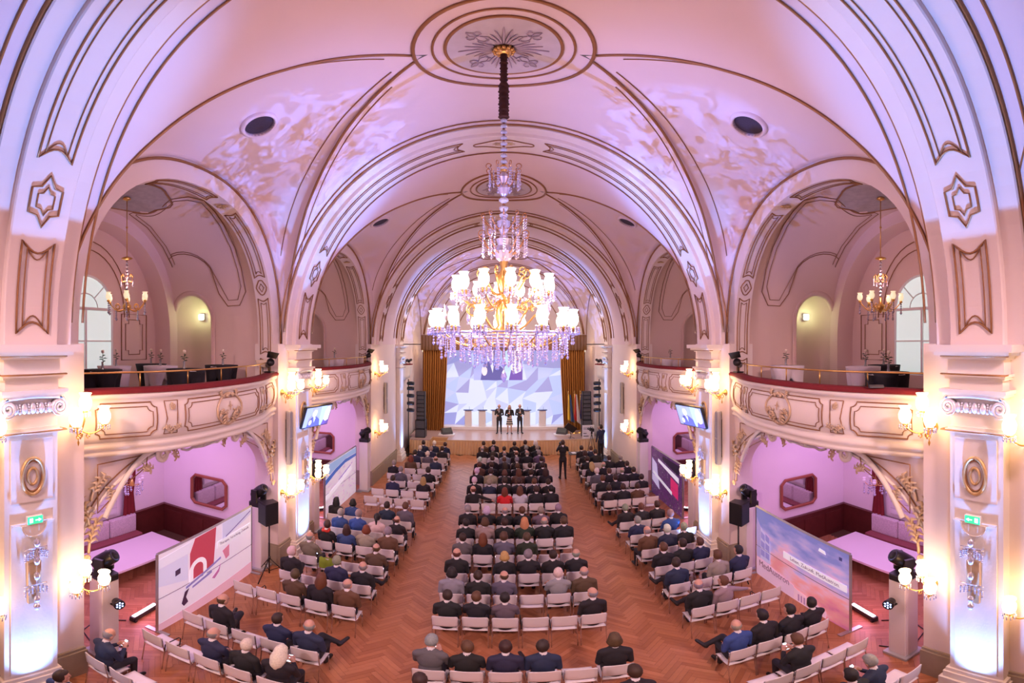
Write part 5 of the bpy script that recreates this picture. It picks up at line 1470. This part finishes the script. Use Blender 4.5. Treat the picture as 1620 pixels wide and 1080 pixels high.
# ------------------------------------------------------------------ people: one continuous skin per pose, hair as a child
TOPM = mat('garment', (.1, .1, .1), .8, objcol=True, noise=(14, .12))
SKIN = mat('skin', (.60, .34, .25), .5); TROU = mat('dark_trousers', (.018, .018, .026), .8); SHIRT = mat('white_collar', (.75, .73, .75), .7)
SHOE = mat('black_shoe', (.012, .010, .010), .3); EYE = mat('eye_dark', (.03, .02, .02), .3); LIP = mat('lips', (.42, .14, .12), .5)
SKIRTM = mat('striped_skirt', (.7, .62, .5), .7); HAIRM = mat('hair', (.1, .1, .1), .6, objcol=True, noise=(40, .35))
BODYM = [TOPM, SKIN, TROU, SHIRT, SHOE, EYE, LIP, SKIRTM]
def V(*a): return Vector(a)
class Pose:
    def __init__(s): s.p = []
    def cap(s, a, b, ra, rb, m): s.p.append(('c', Vector(a), Vector(b), ra, rb, m)); return s
    def ell(s, c, r, m, R=None): s.p.append(('e', Vector(c), Vector(r), R or Matrix.Identity(3), 0, m)); return s
def hand(P, w, d, up, side, spread=1.0, curl=.6):
    """wrist w, pointing direction d, palm normal up; four fingers and a thumb"""
    d = Vector(d).normalized(); up = Vector(up); up = (up - d*up.dot(d)).normalized(); l = d.cross(up)
    c = Vector(w) + d*.05
    P.cap(w, c + d*.02, .028, .034, 1)
    for k, L in zip((-1.5, -.5, .5, 1.5), (.055, .07, .075, .062)):
        b0 = c + d*.035 + l*.0175*k
        e1 = b0 + (d*math.cos(curl*.5) - up*math.sin(curl*.5))*L*.55
        e2 = e1 + (d*math.cos(curl*1.4) - up*math.sin(curl*1.4))*L*.5
        P.cap(b0, e1, .0105, .0098, 1); P.cap(e1, e2, .0098, .0085, 1)
    t0 = c + l*side*.03 - d*.01; t1 = t0 + (l*side*.7 + d*.7).normalized()*.04
    P.cap(t0, t1, .012, .011, 1); P.cap(t1, t1 + (d*.9 + l*side*.2).normalized()*.03, .011, .009, 1)
def head(P, c, yaw=0.0, pitch=0.0, roll=0.0):
    R = Euler((pitch, roll, yaw)).to_matrix(); c = Vector(c)
    K = 1.08; Q = lambda x, y, z: c + R @ (Vector((x, y, z))*K)
    E = P.ell; P.ell = lambda c_, r_, m_, R_=None: E(c_, [v*K for v in r_], m_, R_)
    P.ell(Q(0, -.012, .025), (.077, .096, .098), 1, R); P.ell(Q(0, .02, -.04), (.06, .07, .075), 1, R); P.ell(Q(0, .045, -.085), (.032, .03, .03), 1, R)
    P.cap(Q(0, .086, .022), Q(0, .103, -.018), .009, .0145, 1)
    for s in (-1, 1):
        P.ell(Q(s*.078, -.012, -.008), (.013, .024, .034), 1, R); P.ell(Q(s*.031, .079, .018), (.014, .012, .008), 5, R)
        P.cap(Q(s*.015, .086, .037), Q(s*.045, .079, .037), .007, .006, 1)
    P.cap(Q(-.02, .079, -.055), Q(.02, .079, -.055), .008, .008, 6)
    P.ell = E
    return c, R
def seated(lean=0.0, cross=0, arms='lap', yaw=0.0, pitch=0.0, twist=0.0, slouch=0.0):
    P = Pose(); Rl = Matrix.Rotation(-lean, 3, 'X') @ Matrix.Rotation(twist, 3, 'Z'); piv = V(0, -.09, .52)
    U = lambda x, y, z: piv + Rl @ (V(x, y, z) - piv)
    P.ell((0, -.08, .545), (.175, .15, .125), 2)
    P.ell(U(0, -.085, .68), (.165, .12, .17), 0); P.ell(U(0, -.105, .88), (.188, .122, .21), 0)
    P.cap(U(0, -.11, 1.03), U(.165, -.115, .995), .085, .072, 0); P.cap(U(0, -.11, 1.03), U(-.165, -.115, .995), .085, .072, 0); P.cap(U(-.06, -.11, 1.06), U(.06, -.11, 1.06), .058, .058, 0)
    P.cap(U(0, -.10, 1.10), U(0, -.095, 1.118), .056, .054, 3)
    P.cap(U(0, -.10, 1.08), U(0, -.075, 1.19), .052, .05, 1)
    hc, hR = head(P, U(0, -.06, 1.222), yaw + twist, -pitch - lean*.5)
    for s in (-1, 1):
        sh = U(s*.19, -.115, .99)
        if arms == 'lap': el, wr, hd, up = U(s*.225, -.07, .74), V(s*.10, .17, .64), V(-s*.6, .8, -.1), V(0, 0, 1)
        elif arms == 'read': el, wr, hd, up = U(s*.22, .02, .77), V(s*.085, .24, .83), V(-s*.35, .6, .6), V(s*.3, -.7, .6)
        elif arms == 'fold': el, wr, hd, up = U(s*.225, .0, .80), U(-s*.10, .10, .86+.04*s), V(-s, .1, .1), V(0, 1, .2)
        elif arms == 'thigh': el, wr, hd, up = U(s*.225, -.02, .76), V(s*.14, .27, .64), V(-s*.1, 1, -.15), V(0, 0, 1)
        elif arms == 'over':                                     # one arm over the next chair
            if s > 0: el, wr, hd, up = U(.40, -.12, .90), U(.56, -.10, .84), V(1, .2, -.5), V(0, 0, 1)
            else: el, wr, hd, up = U(-.225, -.06, .74), V(-.06, .17, .66), V(.6, .8, -.1), V(0, 0, 1)
        P.cap(sh, el, .062, .05, 0); P.cap(el, wr, .05, .037, 0); P.cap(wr, wr + (hd.normalized())*.012, .034, .03, 3)
        hand(P, wr + hd.normalized()*.01, hd, up, -s, curl=.7)
        hip = V(s*.095, -.04, .525)
        if cross == s:      # this leg crossed over the other
            kn, an, toe = V(s*.02, .40, .665), V(-s*.24, .52, .46), V(-s*.30, .68, .50)
        else:
            kn, an, toe = V(s*.125, .385, .515), V(s*.125, .40+.06*(s if slouch else 0), .09), V(s*.135, .58, .045)
            if cross: kn.x = s*.06; an.x = s*.05; toe.x = s*.05
        P.cap(hip, kn, .092, .066, 2); P.cap(kn, an, .064, .045, 2)
        dr = (toe - an).normalized()
        if cross == s: P.cap(an - dr*.03, toe, .046, .036, 4)
        else: P.cap(V(an.x, an.y-.04, .05), toe, .047, .04, 4)
    return P, hc, hR
def standing(arms, yaw=0.0, skirt=False, pitch=0.0, wide=1.0):
    P = Pose()
    w = wide
    P.ell((0, 0, .98), (.155*w, .115, .13), 0 if not skirt else 7); P.ell((0, 0, 1.14), (.145*w, .11, .16), 0); P.ell((0, -.01, 1.32), (.175*w, .118, .17), 0)
    P.cap((-.155*w, -.01, 1.45), (.155*w, -.01, 1.45), .07, .07, 0); P.cap((-.07, -.01, 1.49), (.07, -.01, 1.49), .055, .055, 0)
    P.cap((0, .0, 1.50), (0, .005, 1.535), .064, .055, 3); P.cap((0, 0, 1.5), (0, .02, 1.62), .05, .048, 1)
    P.cap((0, .105, 1.42), (0, .11, 1.30), .03, .012, 3)
    hc, hR = head(P, V(0, .03, 1.66), yaw, -pitch)
    for s in (-1, 1):
        sh = V(s*.19*w, -.01, 1.44); a = arms[0 if s < 0 else 1]
        el, wr, hd, up = {'down': (V(s*.25, -.03, 1.16), V(s*.25, .05, .92), V(0, .15, -1), V(0, 1, 0)),
                          'mic': (V(s*.23, .06, 1.17), V(s*.06, .22, 1.42), V(-s*.3, .25, 1), V(s, .3, 0)),
                          'belly': (V(s*.25, .0, 1.17), V(s*.02, .20, 1.12), V(-s, .25, 0), V(0, 1, 0)),
                          'chest': (V(s*.25, .02, 1.18), V(s*.03, .2, 1.28), V(-s, .2, .3), V(0, 1, 0)),
                          'cam': (V(s*.24, .14, 1.28), V(s*.10, .34, 1.5), V(-s*.3, .6, .5), V(s, 0, .3))}[a]
        P.cap(sh, el, .058, .047, 0); P.cap(el, wr, .047, .035, 0); P.cap(wr, wr + hd.normalized()*.012, .033, .03, 3)
        hand(P, wr + hd.normalized()*.01, hd, up, -s, curl=.9 if a != 'down' else .4)
        hip = V(s*.085, 0, .93); kn = V(s*.10, .02, .52); an = V(s*.115, 0, .09); lm = 1 if skirt else 2
        P.cap(hip, kn, .088*(.9 if skirt else 1), .06*(.85 if skirt else 1), 7 if skirt else 2); P.cap(kn, an, .058*(.8 if skirt else 1), .042*(.75 if skirt else 1), lm)
        P.cap((s*.115, -.04, .048), (s*.15, .17, .04), .045, .036, 4)
    if skirt:
        for k in range(6):
            z = .9 - .065*k; P.ell((0, 0, z), (.165+.012*k, .13+.012*k, .06), 7 if k % 2 else 2)
    if not skirt: P.ell((0, 0, .88), (.165*w, .12, .10), 0)
    return P, hc, hR
def grow(P, vox=.012, ratio=.28):
    """fuse the limbs into one skin and colour it by the limb it came from"""
    bm = bmesh.new()
    for q in P.p:
        m = MB()
        if q[0] == 'c':
            a, b, ra, rb = q[1], q[2], q[3], q[4]; d = b-a; L = d.length
            R = d.to_track_quat('Z', 'Y').to_matrix() if L > 1e-6 else Matrix.Identity(3)
            n = 4; pr = [(ra*math.sin(pi/2*i/n), -ra*math.cos(pi/2*i/n)) for i in range(n)] + [(ra, 0), (rb, L)] + [(rb*math.cos(pi/2*i/n), L + rb*math.sin(pi/2*i/n)) for i in range(1, n+1)]
            m.lathe([(max(r, 1e-5), z) for r, z in pr], a, 12, M=R, caps=True)
        else:
            m.ball(q[1], 1, n=16, m=10, sc=q[2], M=q[3])
        me = m.mesh('tmp'); bm.from_mesh(me); bpy.data.meshes.remove(me)
    bmesh.ops.remove_doubles(bm, verts=bm.verts, dist=1e-6); bmesh.ops.recalc_face_normals(bm, faces=bm.faces)
    me = bpy.data.meshes.new('skin_src'); bm.to_mesh(me); bm.free()
    o = bpy.data.objects.new('skin_src', me); COL.objects.link(o)
    r = o.modifiers.new('r', 'REMESH'); r.mode = 'VOXEL'; r.voxel_size = vox
    sm = o.modifiers.new('s', 'SMOOTH'); sm.factor = .5; sm.iterations = 2
    de = o.modifiers.new('d', 'DECIMATE'); de.ratio = ratio
    dg = bpy.context.evaluated_depsgraph_get(); dg.update()
    out = bpy.data.meshes.new_from_object(o.evaluated_get(dg)); bpy.data.objects.remove(o); bpy.data.meshes.remove(me)
    n = len(out.polygons); C = np.empty(n*3); out.polygons.foreach_get('center', C); C = C.reshape(-1, 3)
    best = np.full(n, 1e9); idx = np.zeros(n, int)
    for q in P.p:
        if q[0] == 'c':
            a = np.array(q[1]); d = np.array(q[2])-a; L2 = max(1e-9, d@d); t = np.clip(((C-a)@d)/L2, 0, 1)
            ds = np.linalg.norm(C - a - t[:, None]*d, axis=1) - (q[3] + (q[4]-q[3])*t)
        else:
            Rm = np.array(q[3]); l = (C-np.array(q[1]))@Rm; r = np.array(q[2]); k = np.linalg.norm(l/r, axis=1)
            ds = (k-1)*r.min()
        if q[5] in (5, 6): ds = ds - .004
        w_ = ds < best; best[w_] = ds[w_]; idx[w_] = q[5]
    for mm in BODYM: out.materials.append(mm)
    out.polygons.foreach_set('material_index', idx.astype(np.int32)); out.polygons.foreach_set('use_smooth', np.ones(n, bool)); out.update()
    return out
def hair_mesh(style):
    m = MB(); n, k = 22, 14; vs = []; rnd = random.Random(len(style)*7+ord(style[0]))
    for i in range(k+1):
        t = pi*i/k
        for j in range(n):
            a = 2*pi*j/n; d = V(math.sin(t)*math.cos(a), math.sin(t)*math.sin(a), math.cos(t))
            r = 1.12; z = d.z; y = d.y
            face = y > .22 and z < .52 - .25*(1-abs(d.x))*0
            nape = z < (-.8 if style in 'sbc' else -.85)
            if style == 's': r = 1.13 + .06*max(0, z) + .03*max(0, -y)
            if style == 'c': r = 1.22 + .09*math.sin(9*a+5*t)*math.sin(7*t)
            if style in 'lop': r = 1.17
            if style == 'b' and (z > .42 or (z > .05 and y > -.15)): r = .85
            if face or nape: r = .84
            if style == 'b' and not face and not nape and r > 1: r = 1.055
            p = V(d.x*.077*r, d.y*.096*r - .012, d.z*.098*r + .025)
            if style == 'l' and y < .1 and z < -.1: p = V(p.x*1.25, p.y*1.05 - .012, .02 - (-z)**.8*.30)
            if style == 'o' and y < .35 and z < -.05: p = V(p.x*1.28, p.y*1.1, .02 - (-z)**.8*.14)
            vs.append(p + V(*(rnd.uniform(-.003, .003) for _ in range(3))))
    if style in 'lo':
        # pull the underside of long hair back inside
        pass
    fs = [(i*n+j, i*n+(j+1) % n, (i+1)*n+(j+1) % n, (i+1)*n+j) for i in range(k) for j in range(n)]
    m.add(vs, fs, 0, True)
    if style == 'p': m.tube([(0, -.1, .06), (0, -.15, .03), (0, -.16, -.06), (0, -.14, -.18)], [.03, .036, .034, .012], 8)
    me = m.mesh('hair'); me.materials.append(HAIRM); return me
HAIR = {k: hair_mesh(k) for k in 'sbclop'}
HC = {'k': (.012, .010, .010), 'd': (.035, .018, .011), 'm': (.10, .045, .022), 'r': (.16, .04, .016), 'g': (.26, .24, .23), 'w': (.62, .60, .58), 'y': (.50, .30, .12)}
TC = {'K': ((.014, .014, .018), 'black jacket'), 'N': ((.02, .028, .07), 'navy jacket'), 'G': ((.11, .10, .12), 'dark grey jacket'), 'L': ((.26, .25, .27), 'light grey jacket'), 'B': ((.11, .055, .035), 'brown jacket'), 'E': ((.34, .27, .23), 'beige top'), 'U': ((.03, .07, .24), 'blue jacket'), 'R': ((.62, .02, .03), 'bright red top'), 'W': ((.65, .6, .62), 'white top'), 'V': ((.02, .035, .02), 'dark green top'), 'S': ((.20, .18, .13), 'olive sweater'), 'P': ((.13, .10, .15), 'mauve-grey top')}
POSES = [seated(.02), seated(.05, arms='thigh', yaw=.3), seated(.04, cross=1, yaw=-.25), seated(-.03, cross=-1, yaw=.3), seated(.12, arms='read', pitch=.5), seated(.0, arms='over', twist=.25, yaw=.3), seated(.02, arms='fold', yaw=-.15), seated(.08, arms='lap', pitch=.15, yaw=.12)]
BODY = [(grow(P), c, R) for P, c, R in POSES]
for i, (me, _, _) in enumerate(BODY): me.name = 'seated_body'
PV = {'0': (0, 1, 6, 7), '1': (4,), '2': (2,), '3': (5,), '4': (3,)}
prn = random.Random(21)
def person(x, y, z, rz, body, hs, hcol, top, label, group, sc=1.0):
    me, c, R = body
    o = link('person', me, None, (x, y, z), rz); o.scale = (sc, sc, sc)
    o.color = (*top, 1)
    tag(o, label, 'person', group)
    if hs in HAIR:
        h = link('hair', HAIR[hs], o); h.location = c; h.rotation_euler = R.to_euler(); h.scale = (1.08,)*3; h.color = (*hcol, 1)
    return o
# ------------------------------------------------------------------ chairs
PLY = mat('white_plywood', (.78, .74, .75), .38)
def chair_parts():
    # seat: thin shell, rounded front
    rows = []
    prof = [(-.20, .455), (-.1, .447), (.05, .446), (.16, .452), (.215, .446), (.235, .425)]
    for (y, z) in prof: rows.append([(-.222+.444*k/8, y, z + .006*(abs(k-4)/4)**2) for k in range(9)])
    def shell(rows, t, nrm):
        m = MB(); n = len(rows[0]); r2 = [[(p[0]+nrm[0]*t, p[1]+nrm[1]*t, p[2]+nrm[2]*t) for p in r] for r in rows]
        vs = [p for r in rows for p in r] + [p for r in r2 for p in r]; k = len(rows); N = n*k; fs = []
        for i in range(k-1):
            for j in range(n-1):
                a = i*n+j; fs.append((a, a+1, a+n+1, a+n)); fs.append((N+a, N+a+n, N+a+n+1, N+a+1))
        edge = [j for j in range(n)] + [i*n+n-1 for i in range(1, k)] + [(k-1)*n+j for j in range(n-2, -1, -1)] + [i*n for i in range(k-2, 0, -1)]
        for a, b in zip(edge, edge[1:]+edge[:1]): fs.append((a, N+a, N+b, b))
        m.add(vs, fs, 0, True); return m
    seat = shell(rows, -.016, (0, 0, 1)).mesh('seat')
    rows = []
    for q, (y, z) in enumerate(((-.205, .555), (-.215, .58), (-.228, .68), (-.242, .79), (-.248, .825), (-.250, .838))):
        ins = .02 if q in (0, 5) else 0
        rows.append([((-.222+ins)+(.444-2*ins)*k/8, y - .018*(1-((k-4)/4)**2), z) for k in range(9)])
    back = shell(rows, -.013, (0, 1, 0)).mesh('backrest')
    for me in (seat, back): me.materials.append(PLY)
    legs = []
    for s in (-1, 1):
        m = MB(); m.tube([(s*.225, .17, .43), (s*.228, .19, .2), (s*.23, .205, .006)], .0105, 7); legs.append(m.mesh('leg'))
        m = MB(); m.tube([(s*.225, -.235, .80), (s*.226, -.205, .56), (s*.226, -.185, .44), (s*.228, -.215, .22), (s*.23, -.245, .006)], .0105, 7); legs.append(m.mesh('leg'))
    m = MB()
    for s in (-1, 1): m.tube([(s*.222, .175, .428), (s*.222, -.19, .432)], .0095, 6)
    m.tube([(-.222, -.12, .425), (.222, -.12, .425)], .008, 6); m.tube([(-.222, .12, .42), (.222, .12, .42)], .008, 6)
    fr = m.mesh('seat_frame')
    for me in legs + [fr]: me.materials.append(CHROME)
    m = MB(); m.tube([(.245, -.2, .5), (.25, -.19, .64), (.25, -.1, .655), (.25, .12, .65), (.25, .16, .6), (.24, .15, .44)], .011, 7); arm = m.mesh('armrest'); arm.materials.append(BLACKM)
    return seat, back, legs, fr, arm
CHP = chair_parts()
def chair(x, y, rz, label, arm=0):
    c = empty('chair', (x, y, 0), rz)
    link('seat', CHP[0], c); link('backrest', CHP[1], c)
    for l in CHP[2]: link('leg', l, c)
    link('seat_frame', CHP[3], c)
    if arm:
        a = link('armrest', CHP[4], c)
        if arm < 0: a.scale = (-1, 1, 1)
    return tag(c, label, 'chair', 'white audience chairs')
JACK = mat('green_cloth', (.22, .30, .02), .8, noise=(8, .2)); SCARF = mat('red_scarf', (.55, .03, .02), .7)
ORD = ['', 'first', 'second', 'third', 'fourth', 'fifth', 'sixth', 'seventh', 'eighth', 'ninth', 'tenth', 'eleventh', 'twelfth', 'thirteenth', 'fourteenth', 'fifteenth', 'sixteenth', 'seventeenth', 'eighteenth']
def seat_row(block, rown, y, xs, spec, nfrom, rz=0.0):
    n = len(spec)
    occ = [k for k in range(n) if spec[k] != '-']
    for k, t in enumerate(spec):
        if t == '-': continue
        num = occ.index(k)+1
        place = f'{block} block, {ORD[rown]} row from stage, {ORD[num]} seat from {nfrom}'
        x = xs[k] + prn.uniform(-.008, .008); yy = y + .24 + prn.uniform(-.012, .012); r = rz + prn.uniform(-.02, .02)
        ed = 0
        if t == 'e' and prn.random() < .25: ed = prn.choice((-1, 1))
        chair(x, yy, r, f'white chair with chrome legs, {place}', ed)
        if t in ('e', 'g'):
            if t == 'g':
                rows = []
                for (dy, z) in ((-.30, .56), (-.30, .70), (-.275, .852), (-.235, .852), (-.195, .70), (-.19, .60)):
                    rows.append([(-.215+.43*j/10, dy + .008*math.sin(j*1.7), z + .012*math.sin(j*2.1)) for j in range(11)])
                m = MB(); m.grid(rows); tag(m.build('green_coat', JACK, None, (x, yy, 0)), 'yellow-green coat hung over the back of an empty chair', 'coat')
            continue
        hs, hc, tp, ps = t[0], t[1], t[2], t[3]
        b = BODY[prn.choice(PV[ps])]
        hcv = tuple(c*prn.uniform(.8, 1.2) for c in HC[hc]); tcv = tuple(c*prn.uniform(.85, 1.15) for c in TC[tp][0])
        pose = {'0': 'seated', '1': 'seated reading', '2': 'seated cross-legged', '3': 'seated with arm over next chair', '4': 'seated cross-legged'}[ps]
        o = person(x + prn.uniform(-.02, .02), yy + .0, 0.012, r + prn.uniform(-.08, .08), b, hs, hcv, tcv, f'person in {TC[tp][1]}, {place}', 'audience', prn.uniform(.97, 1.04))
        if '*' in t:
            m = MB(); m.tube([(.085*math.cos(a), -.1+.085*math.sin(a), 1.09+.015*math.sin(3*a)) for a in [2*pi*q/16 for q in range(16)]], .035, 8, True); m.build('scarf', SCARF, o)
        if ps == '1':
            R_ = Matrix.Rotation(o.rotation_euler[2], 3, 'Z')
            ph = empty('smartphone', Vector((o.location.x, o.location.y, 0)) + R_ @ V(0, .315, .90)); ph.rotation_euler = (.75, 0, o.rotation_euler[2])
            m = MB(); m.cbox((0, 0, 0), (.075, .15, .009), .004); m.build('case', BLACK, ph)
            m = MB(); m.bbox((-.033, -.068, .0046), (.033, .068, .0056)); m.build('display', mat('phone_screen', (.7, .75, .8), .2, emit=(.8, .88, 1), es=1.3, sample=False), ph)
            tag(ph, f'lit smartphone held by person in {TC[tp][1]}, {place.rsplit(", ", 1)[0]}', 'phone', 'lit phones in the audience')
CXS = [.28 + .515*(k-2.5) for k in range(6)]
CROWS = [(4.93, 'sdK0 - - - - sdK0'), (5.88, 'sgG1 smK0 sdN0 sdN2 e omK0'), (7.57, 'sdK0 smK0 skG0 e e bgK4'), (8.47, 'okL0 sdK0 bmG0 e swL0 bgB0'), (9.42, 'bmK0 e oyK0 sgK0 sdK0 bgK0'), (10.44, 'sdG0 lrK0 cmP0 smV0 e e'),
         (11.43, 'skK0 omE0 sdK0 lyV0 bgK0 smK4'), (12.42, 'sgK0 owK0 bgK0 smK0 sgP0 sgK0'), (14.3, 'bmK3 e lrR0 lmW0 sdK0 skK0'), (15.3, 'swK0 sgN0 sdK0 sdK0 smK0 sdK0'), (16.5, 'swK0 sdE0 omK0 lmB0 sdK0 ldK0'), (17.5, 'smB0 sdK0 ldK0 smK0 sdK0 sdK0'),
         (18.5, 'swK0 sdK0 smK0 sgK0 e sdK0'), (19.5, 'e odW0 bgL0 bmK0 bgK0 sgP0'), (20.5, 'bgK0 sgK0 sdK0 sdK0 sgK0 sgK0'), (21.6, 'sdB0 sdK0 e sdK0 sdK0 owK0')]
for i, (y, sp) in enumerate(CROWS): seat_row('middle', len(CROWS)-i, y, CXS[::-1], sp.split()[::-1], 'flag side')
LXS = [-5.02, -4.48, -3.94, -3.40, -2.86]
LROWS = [(2.7, '- sdN0 - - -'), (3.8, 'bgN1 e e - -'), (4.93, 'e e bgN0 swK0 lwK1'), (5.9, 'e bmK2 e sdN0 bgN4'), (7.5, 'e e smB0 lrK0 bgB2'), (8.45, '- swK2 e sgN0 bgK4'), (9.43, '- bgS0 g e bmB0'), (10.4, '- sdK0* ldU0 orE0 sgB0'),
         (11.4, '- sgU0 sgU0 pkW0 bmK0'), (12.4, 'lkK0 okU0 e sdN0 smG0'), (14.4, '- e e e e'), (15.3, '- e sdN0 e lyK0'), (16.4, '- - sgG0 e cdK0'), (17.4, '- sgK0 e e e'), (18.3, '- - lrB0 e bmN0'), (19.3, '- - sdN0 swG0 e'), (20.3, '- - swN0 sgN0 sdK0'), (21.3, '- - sdN0 swN0 sdN0')]
for i, (y, sp) in enumerate(LROWS): seat_row('staircase-side', len(LROWS)-i, y, LXS, sp.split(), 'the wall')
RROWS = [(3.6, 3.25, 'bmK0 skK0 sgN1 e'), (4.7, 3.38, 'e smK1 e e'), (5.62, 3.38, 'bgU2 skK0 skK0 skK0'), (7.2, 3.5, 'bgK2 smL3 e e'), (8.28, 3.5, 'sdN2 e cmE0 skN0'), (9.2, 3.5, 'smK4 sdK0 smN0 -'), (10.2, 3.52, 'bgB0 swN0 sgK0 -'), (11.2, 3.52, 'sgN4 e sgU0 e'), (12.2, 3.5, 'sgK2 smK0 sdK0 -'),
         (14.2, 3.5, 'sdK0 sdK0 sdB0 e'), (15.2, 3.5, 'smK0 sdK0 e sdK0'), (16.2, 3.5, 'swG2 smK0 bgK0 sdK0'), (17.2, 3.5, 'lyK1 bgK0 e sdK0'), (18.2, 3.5, 'sdK0 e sdK0 sgK0'), (19.2, 3.6, 'odK0 sdK1 e -'), (20.2, 3.6, 'sdK0 smN0 - -')]
for i, (y, x0, sp) in enumerate(RROWS): seat_row('flag-side', len(RROWS)-i, y, [x0+.49*k for k in range(4)], sp.split(), 'the aisle')
# ------------------------------------------------------------------ people standing
def stand_person(spec, x, y, z, rz, hs, hc, top, label, sc=1.0):
    P, c, R = spec; me = grow(P, .011, .4); me.name = 'standing_body'
    return person(x, y, z, rz, (me, c, R), hs, HC[hc], top, label, 'standing people', sc)
DS = (.035, .033, .035)
stand_person(standing(('belly', 'mic'), .1), -.27, 26.35, ZS, pi-.15, 'b', 'w', DS, 'person in dark suit with one hand raised to the chin, on stage')
stand_person(standing(('chest', 'belly'), 0, True), .34, 26.3, ZS, pi, 'l', 'y', (.015, .012, .012), 'person in black top and striped skirt, on stage between two others', .97)
stand_person(standing(('chest', 'belly'), -.2), .95, 26.35, ZS, pi+.25, 'b', 'g', DS, 'person in dark suit holding hands before the chest, on stage')
x, y = 2.64, 19.66
cm1 = stand_person(standing(('cam', 'cam'), 0), x, y, 0.004, 0, 's', 'd', (.012, .012, .016), 'person in black suit filming with a shoulder camera beside the aisle', 1.03)
def video_camera(loc, rz, label):
    c = empty('video_camera', loc, rz)
    m = MB(); m.cbox((0, 0, .08), (.12, .34, .16), .02); m.build('body', BLACK, c)
    m = MB(); m.lathe([(.05, 0), (.055, .1), (.07, .16), (.06, .16)], n=12, M=Matrix.Rotation(-pi/2, 3, 'X'), c=(0, .17, .08)); m.build('lens', DGREY, c)
    m = MB(); m.tube([(0, -.12, .16), (0, -.1, .22), (0, .1, .22), (0, .12, .16)], .014, 6); m.build('handle', BLACKM, c)
    m = MB(); m.box((-.1, -.05, .14), (.08, .1, .06)); m.build('viewfinder', BLACK, c)
    return tag(c, label, 'camera', 'video cameras')
video_camera((x+.0, y+.36, 1.50), 0, 'black video camera held by the person in black suit beside the aisle')
pb = MB(); pb.cbox((4.75, 21.9, .16), (1.1, 1.3, .32), .02); tag(pb.build('camera_platform', BLACK), 'low black platform under the camera operator beside the stage', 'platform')
cm2 = stand_person(standing(('down', 'cam'), .3), 4.85, 21.75, .33, .35, 's', 'd', (.02, .03, .08), 'person in dark blue clothes operating a tripod camera beside the stage', 1.0)
tp = empty('camera_tripod', (4.45, 22.1, .33))
for k in range(3):
    a = 2*pi*k/3+.4; m = MB(); m.tube([(0, 0, 1.3), (.3*math.cos(a), .3*math.sin(a), .005)], .014, 6); m.build('leg', BLACKM, tp)
m = MB(); m.lathe([(.05, 1.27), (.05, 1.36), (.03, 1.4)], n=10); m.build('fluid_head', BLACK, tp)
tag(tp, 'black camera tripod on the low platform beside the stage', 'tripod')
video_camera((4.45, 22.1, 1.735), .35, 'black video camera mounted on the tripod beside the stage')
# reporters' table by the aisle
dk = empty('press_table', (3.75, 21.6, 0))
m = MB(); m.cbox((0, 0, .72), (1.1, .6, .03), .008); m.build('tabletop', DGREY, dk)
for u in (-.5, .5):
    for v in (-.25, .25):
        m = MB(); m.tube([(u, v, .7), (u, v, .003)], .016, 6); m.build('leg', BLACKM, dk)
tag(dk, 'dark table with papers in front of the stage, flag side', 'table')
for k, (u, v, r) in enumerate(((-.3, .05, .2), (.05, -.08, -.3), (.32, .04, .5))):
    m = MB(); m.box((0, 0, .002), (.21, .297, .004), rz=r); tag(m.build('paper_sheet', WHITEM, None, (3.75+u, 21.6+v, .737)), ('white paper sheet on the press table, nearest the aisle', 'white paper sheet in the middle of the press table', 'white paper sheet on the press table, nearest the wall')[k], 'paper', 'papers on the press table')
